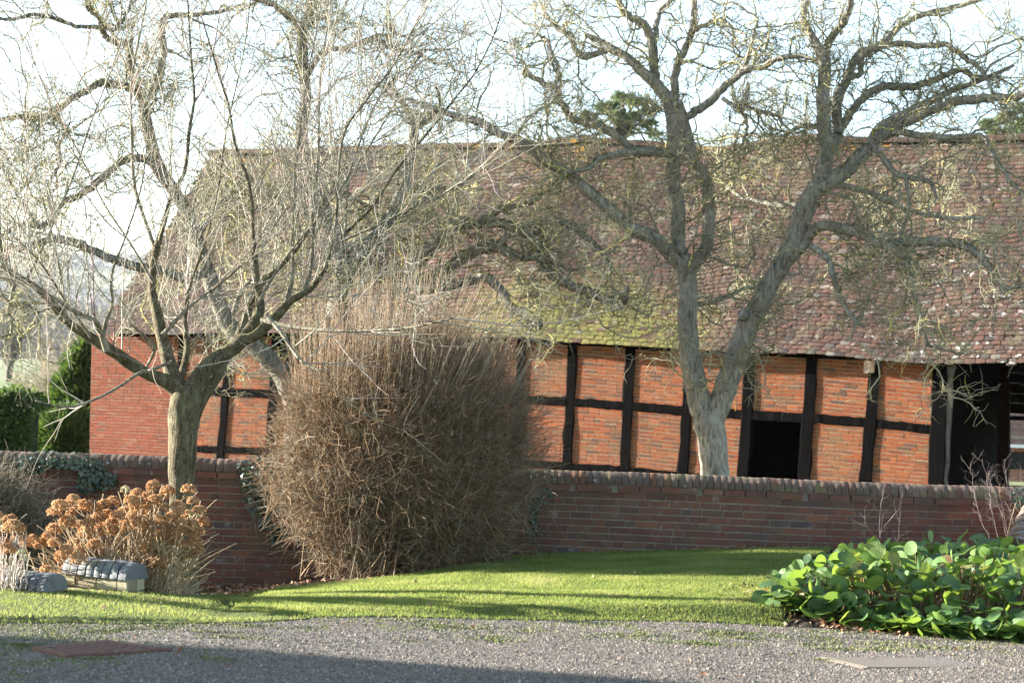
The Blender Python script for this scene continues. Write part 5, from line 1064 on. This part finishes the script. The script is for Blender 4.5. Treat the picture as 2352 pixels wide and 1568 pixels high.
n = 26000; hx = g.uniform(-13.6, -8.05, n); hy = g.uniform(29.3, 30.6, n); ztop = 1.44 + .10 * np.sin(hx * 2.1) + .06 * np.sin(hx * 5) - .15 * sstep(-8.5, -8.0, hx); hz = .1 + (ztop - .1) * g.random(n) ** .7
face = g.random(n) < .6; hy = np.where(face, 29.3 + np.abs(g.normal(0, .12, n)) + .12 * np.sin(hx * 3 + hz * 4), hy); hz = np.where(face, hz, ztop + g.normal(0, .06, n))
foliage('leaves', np.column_stack([hx, hy, hz]), g.normal(0, .6, (n, 3)) + np.array([0, -.5, .5]), g.uniform(.05, .11, n), g.uniform(.02, .04, n), M_HEDGE, hd, g)
MB().box(-13.6, -8.25, 29.55, 30.4, .1, 1.3).build('branches', m_plain('hedge_core', (.010, .016, .007), (.02, .028, .012)), hd)
def conifer(name, label, px, Y, base_y, lobes, n, seed, mat, tr=.12, grp=None):
    g = np.random.default_rng(seed); b = P(px, base_y, Y); o = empty(name, b, label, 'conifer', grp); Ps, Ds = [], []
    for (x, y, rx, ry) in lobes:
        m = int(n * rx * ry / sum(l[2] * l[3] for l in lobes)); s = Y / FPX; c = P(x, y, Y); d = unit(g.normal(size=(m, 3))); r = g.uniform(.55, 1.0, (m, 1)) ** .5
        bump = 1 + .16 * np.array([mnoise.noise((q[0] * 3 + x, q[1] * 3, q[2] * 5)) for q in d])[:, None]
        Ps.append(c + d * r * bump * np.array([rx * s, rx * s * .9, ry * s])); Ds.append(d * np.array([1, 1, .5]) + np.array([-.15, 0, .6]) + g.normal(0, .3, (m, 3)))
    p = np.concatenate(Ps); d = np.concatenate(Ds); k = len(p); u_ = Y / 30; foliage('crown', p, d, g.uniform(.12, .32, k) * u_, g.uniform(.016, .034, k) * u_, mat, o, g)
    top = P(lobes[0][0], lobes[0][1], Y); Pt = smooth_line([b - np.array([0, 0, .2]), (b + top) / 2, top], 8)[None]; V, q, a = tubes(Pt, np.linspace(tr, tr * .3, 8)[None], 8); add('trunk', np_mesh('trunk', V, q, None, a, True), M_TRUNK, o)
conifer('conifer', 'dark green upright conifer growing against the left barn corner', 175, 44, 1040, [(196, 818, 10, 26), (186, 842, 22, 20), (196, 868, 30, 22), (166, 888, 30, 18), (190, 915, 42, 24), (154, 930, 30, 16), (178, 955, 48, 26), (150, 975, 34, 20), (185, 1000, 54, 34)], 17000, 5, M_CONIF)
conifer('conifer', 'small rounded dark green conifer in front of the taller one', 155, 42.5, 1040, [(155, 995, 54, 46), (150, 1020, 52, 34)], 9000, 6, M_CONIF)
def pine(label, lobes, Y, trunk, seed):
    g = np.random.default_rng(seed); o = empty('pine_tree', np.append(P(trunk[0][0], trunk[0][1], Y)[:2], 1.0), label, 'tree', None); Ps, Ds = [], []; s = Y / FPX
    for (x, y, rx, ry, m) in lobes:
        c = P(x, y, Y + g.uniform(-2, 2)); k = max(3, m // 60)
        for _ in range(k):
            d = unit(g.normal(size=3)); cc = c + d * g.uniform(.3, 1) * np.array([rx * s, rx * s, ry * s]); e = unit(g.normal(size=(60, 3)) + np.array([0, 0, .4])); Ps.append(cc + e * .06); Ds.append(e)
    p = np.concatenate(Ps); n = len(p); foliage('crown', p, np.concatenate(Ds), g.uniform(.12, .28, n), g.uniform(.012, .026, n), M_PINE, o, g)
    b = P(*trunk[0], Y); b[2] = 1.0; top = P(*trunk[1], Y); L = [smooth_line([b, (b + top) / 2, top], 10)]
    for (x, y, rx, ry, m) in lobes: L.append(smooth_line([top * .6 + b * .4 if False else P(trunk[1][0], min(trunk[1][1] + 60, 360), Y), (P(x, y + ry, Y) + top) / 2, P(x, y, Y)], 10))
    Pt = np.array(L); Rd = np.linspace(1, .4, 10)[None] * np.array([.3] + [.09] * len(lobes))[:, None]; V, q, a = tubes(Pt, Rd, 7); add('trunk', np_mesh('trunk', V, q, None, a, True), M_TRUNK, o)
pine('pine tree showing above the barn ridge in the middle', [(1358, 268, 24, 7, 600), (1392, 248, 28, 8, 800), (1430, 228, 32, 9, 900), (1468, 238, 28, 8, 700), (1496, 258, 24, 7, 500), (1412, 268, 32, 6, 700), (1452, 272, 26, 7, 600), (1486, 290, 24, 7, 500), (1378, 290, 26, 5, 400), (1440, 305, 34, 7, 500), (1296, 324, 44, 6, 600), (1352, 332, 30, 5, 400), (1505, 312, 22, 8, 400)], 66, ((1435, 620), (1432, 250)), 8)
pine('pine tree at the right edge above the barn ridge', [(2275, 288, 26, 8, 600), (2310, 272, 30, 9, 800), (2345, 252, 28, 10, 800), (2300, 308, 34, 8, 700), (2340, 296, 34, 9, 800), (2400, 280, 60, 30, 1400)], 64, ((2390, 620), (2375, 270)), 9)

# building glimpsed through the open bay
ob_ = P(2320, 1060, 56); bld = empty('outbuilding', (ob_[0], ob_[1], 0), 'low brick outbuilding with white gutter seen through the open barn bay', 'building')
xa, xb = P(2255, 1000, 56)[0], P(2480, 1000, 56)[0]; zg = P(2320, 1023, 56)[2]; zr = P(2320, 940, 59)[2]
m = MB(); m.box(xa, xb, 56.2, 60, -.2, zg); m.build('wall', M_HBRICK, bld)
nr = 26
for k in range(nr):
    f0, f1 = k / nr, (k + 1) / nr; y0, y1 = 56 + 3.5 * f0, 56 + 3.5 * f1; z0_, z1_ = zg + .05 + (zr - zg) * f0, zg + .05 + (zr - zg) * f1
    MB().hexa([(xa - .2, y0, z0_ - .02), (xb, y0, z0_ - .02), (xb, y1 + .05, z1_ - .02), (xa - .2, y1 + .05, z1_ - .02), (xa - .2, y0, z0_ + .012), (xb, y0, z0_ + .012), (xb, y1 + .05, z1_ + .0), (xa - .2, y1 + .05, z1_ + .0)]).build('tile_course', M_TILE, bld)
MB().box(xa - .25, xb, 55.85, 55.98, zg - .06, zg + .04).build('gutter', M_WHITE, bld)
wx = P(2300, 1040, 56)[0]; MB().box(wx, xb - .4, 56.17, 56.19, .2, zg - .2).build('window', M_DARKGLASS, bld)

# bare trees standing in the field and far woodland
M_TAN = m_twig('tan_twig', [(0, (.20, .15, .09)), (.5, (.30, .23, .14)), (1, (.38, .30, .20))])
def far_tree(label, px, py, Y, h, spread, seed, mat, n1=40, n2=300, grp='bare trees beyond the hedge', r=.10):
    g = np.random.default_rng(seed); b = P(px, py, Y); b[2] = float(far_z(np.array(b[0]), np.array(Y))) - .1; o = empty('field_tree', b, label, 'tree', grp)
    st = np.tile(b, (3, 1)) + g.normal(0, .1, (3, 3)) * np.array([1, 1, 0]); Pt, Rd = grow(st, g.normal(0, .08, (3, 3)) + np.array([0, 0, 1]), np.full(3, h), np.full(3, r), 12, .05, .02, .2, g); V, q, a = tubes(Pt, Rd, 6); add('trunk', np_mesh('trunk', V, q, None, a, True), mat, o)
    s, d, pr = spawn(Pt, Rd, n1, .15, 1, .9, g); P1, R1 = grow(s, d + np.array([0, 0, .5]), g.uniform(.3, .7, n1) * h * spread, pr * .5, 8, .1, .06, .4, g)
    s, d, pr = spawn(P1, R1, n2, .2, 1, .8, g); P2, R2 = grow(s, d, g.uniform(.1, .3, n2) * h * spread, np.maximum(pr * .5, .008 * Y / 60), 5, .12, .05, .6, g)
    V, q, a = join([tubes(P1, R1, 4, g.random(n1)), tubes(P2, R2, 3, g.random(n2))]); add('crown', np_mesh('crown', V, q, None, a), mat, o)
for k, (px, Y, h, sp, lab) in enumerate([(62, 62, 2.0, .8, 'pale tan bare sapling tree just beyond the hedge, leftmost of the tan ones'), (92, 58, 2.3, .8, 'pale tan bare tree with a straight whitish stem beyond the hedge'), (118, 66, 2.9, .8, 'tan bare tree between the whitish-stemmed one and the conifer'), (150, 64, 3.4, .7, 'tall tan bare tree rising right behind the conifer top'), (185, 70, 4.0, .7, 'tallest tan bare tree behind the left barn corner')]):
    far_tree(lab, px, 920, Y, h, sp, 300 + k, M_TAN, 46, 420, r=.07)
M_FARWOOD = m_twig('far_wood', [(0, (.045, .04, .03)), (.5, (.07, .06, .045)), (1, (.10, .085, .06))])
far_tree('dark round-headed bare tree standing alone in the far field', 18, 885, 190, 7, .9, 320, M_FARWOOD, 60, 420, None, .3)
def woodland():
    g = np.random.default_rng(404); n = 3600; Y = g.uniform(1050, 3150, n); X = Y * g.uniform(-.34, -.15, n); keep = (np.sin(X * .0038 + Y * .0028) + .4 * np.sin(Y * .011) > -.6); X, Y = X[keep], Y[keep]; n = len(X); Z = far_z(X, Y); m = 17
    h = g.uniform(14, 27, n); c = np.column_stack([X, Y, Z + h * .55]); d = unit(g.normal(size=(n, m, 3))); p = c[:, None] + d * g.uniform(.5, 1, (n, m, 1)) * np.stack([h * .42, h * .42, h * .5], 1)[:, None]; p = p.reshape(-1, 3); dd = d.reshape(-1, 3) + np.array([0, 0, .5]); k = len(p)
    o = foliage('woodland', p, dd, g.uniform(4, 10, k), g.uniform(.8, 2.2, k), M_FARWOOD, None, g); tag(o, 'hazy leafless woodland covering the far hillside', 'woodland', kind='stuff')
woodland()

# haze over the valley: one closed box of air round everything
def haze():
    m = MB().box(-4700, 4700, -70, 5700, -2.5, 312); o = m.build('haze', None, kind='stuff', label='thin pale haze filling the valley air', cat='haze')
    mt = bpy.data.materials.new('haze_air'); mt.use_nodes = True; nt = mt.node_tree; nt.nodes.remove(nt.nodes['Principled BSDF']); v = nt.nodes.new('ShaderNodeVolumePrincipled')
    v.inputs['Color'].default_value = (.86, .92, 1, 1); v.inputs['Density'].default_value = HAZE; v.inputs['Anisotropy'].default_value = .2
    nt.links.new(v.outputs[0], nt.nodes['Material Output'].inputs['Volume']); o.data.materials.append(mt)
HAZE = .00006
haze()
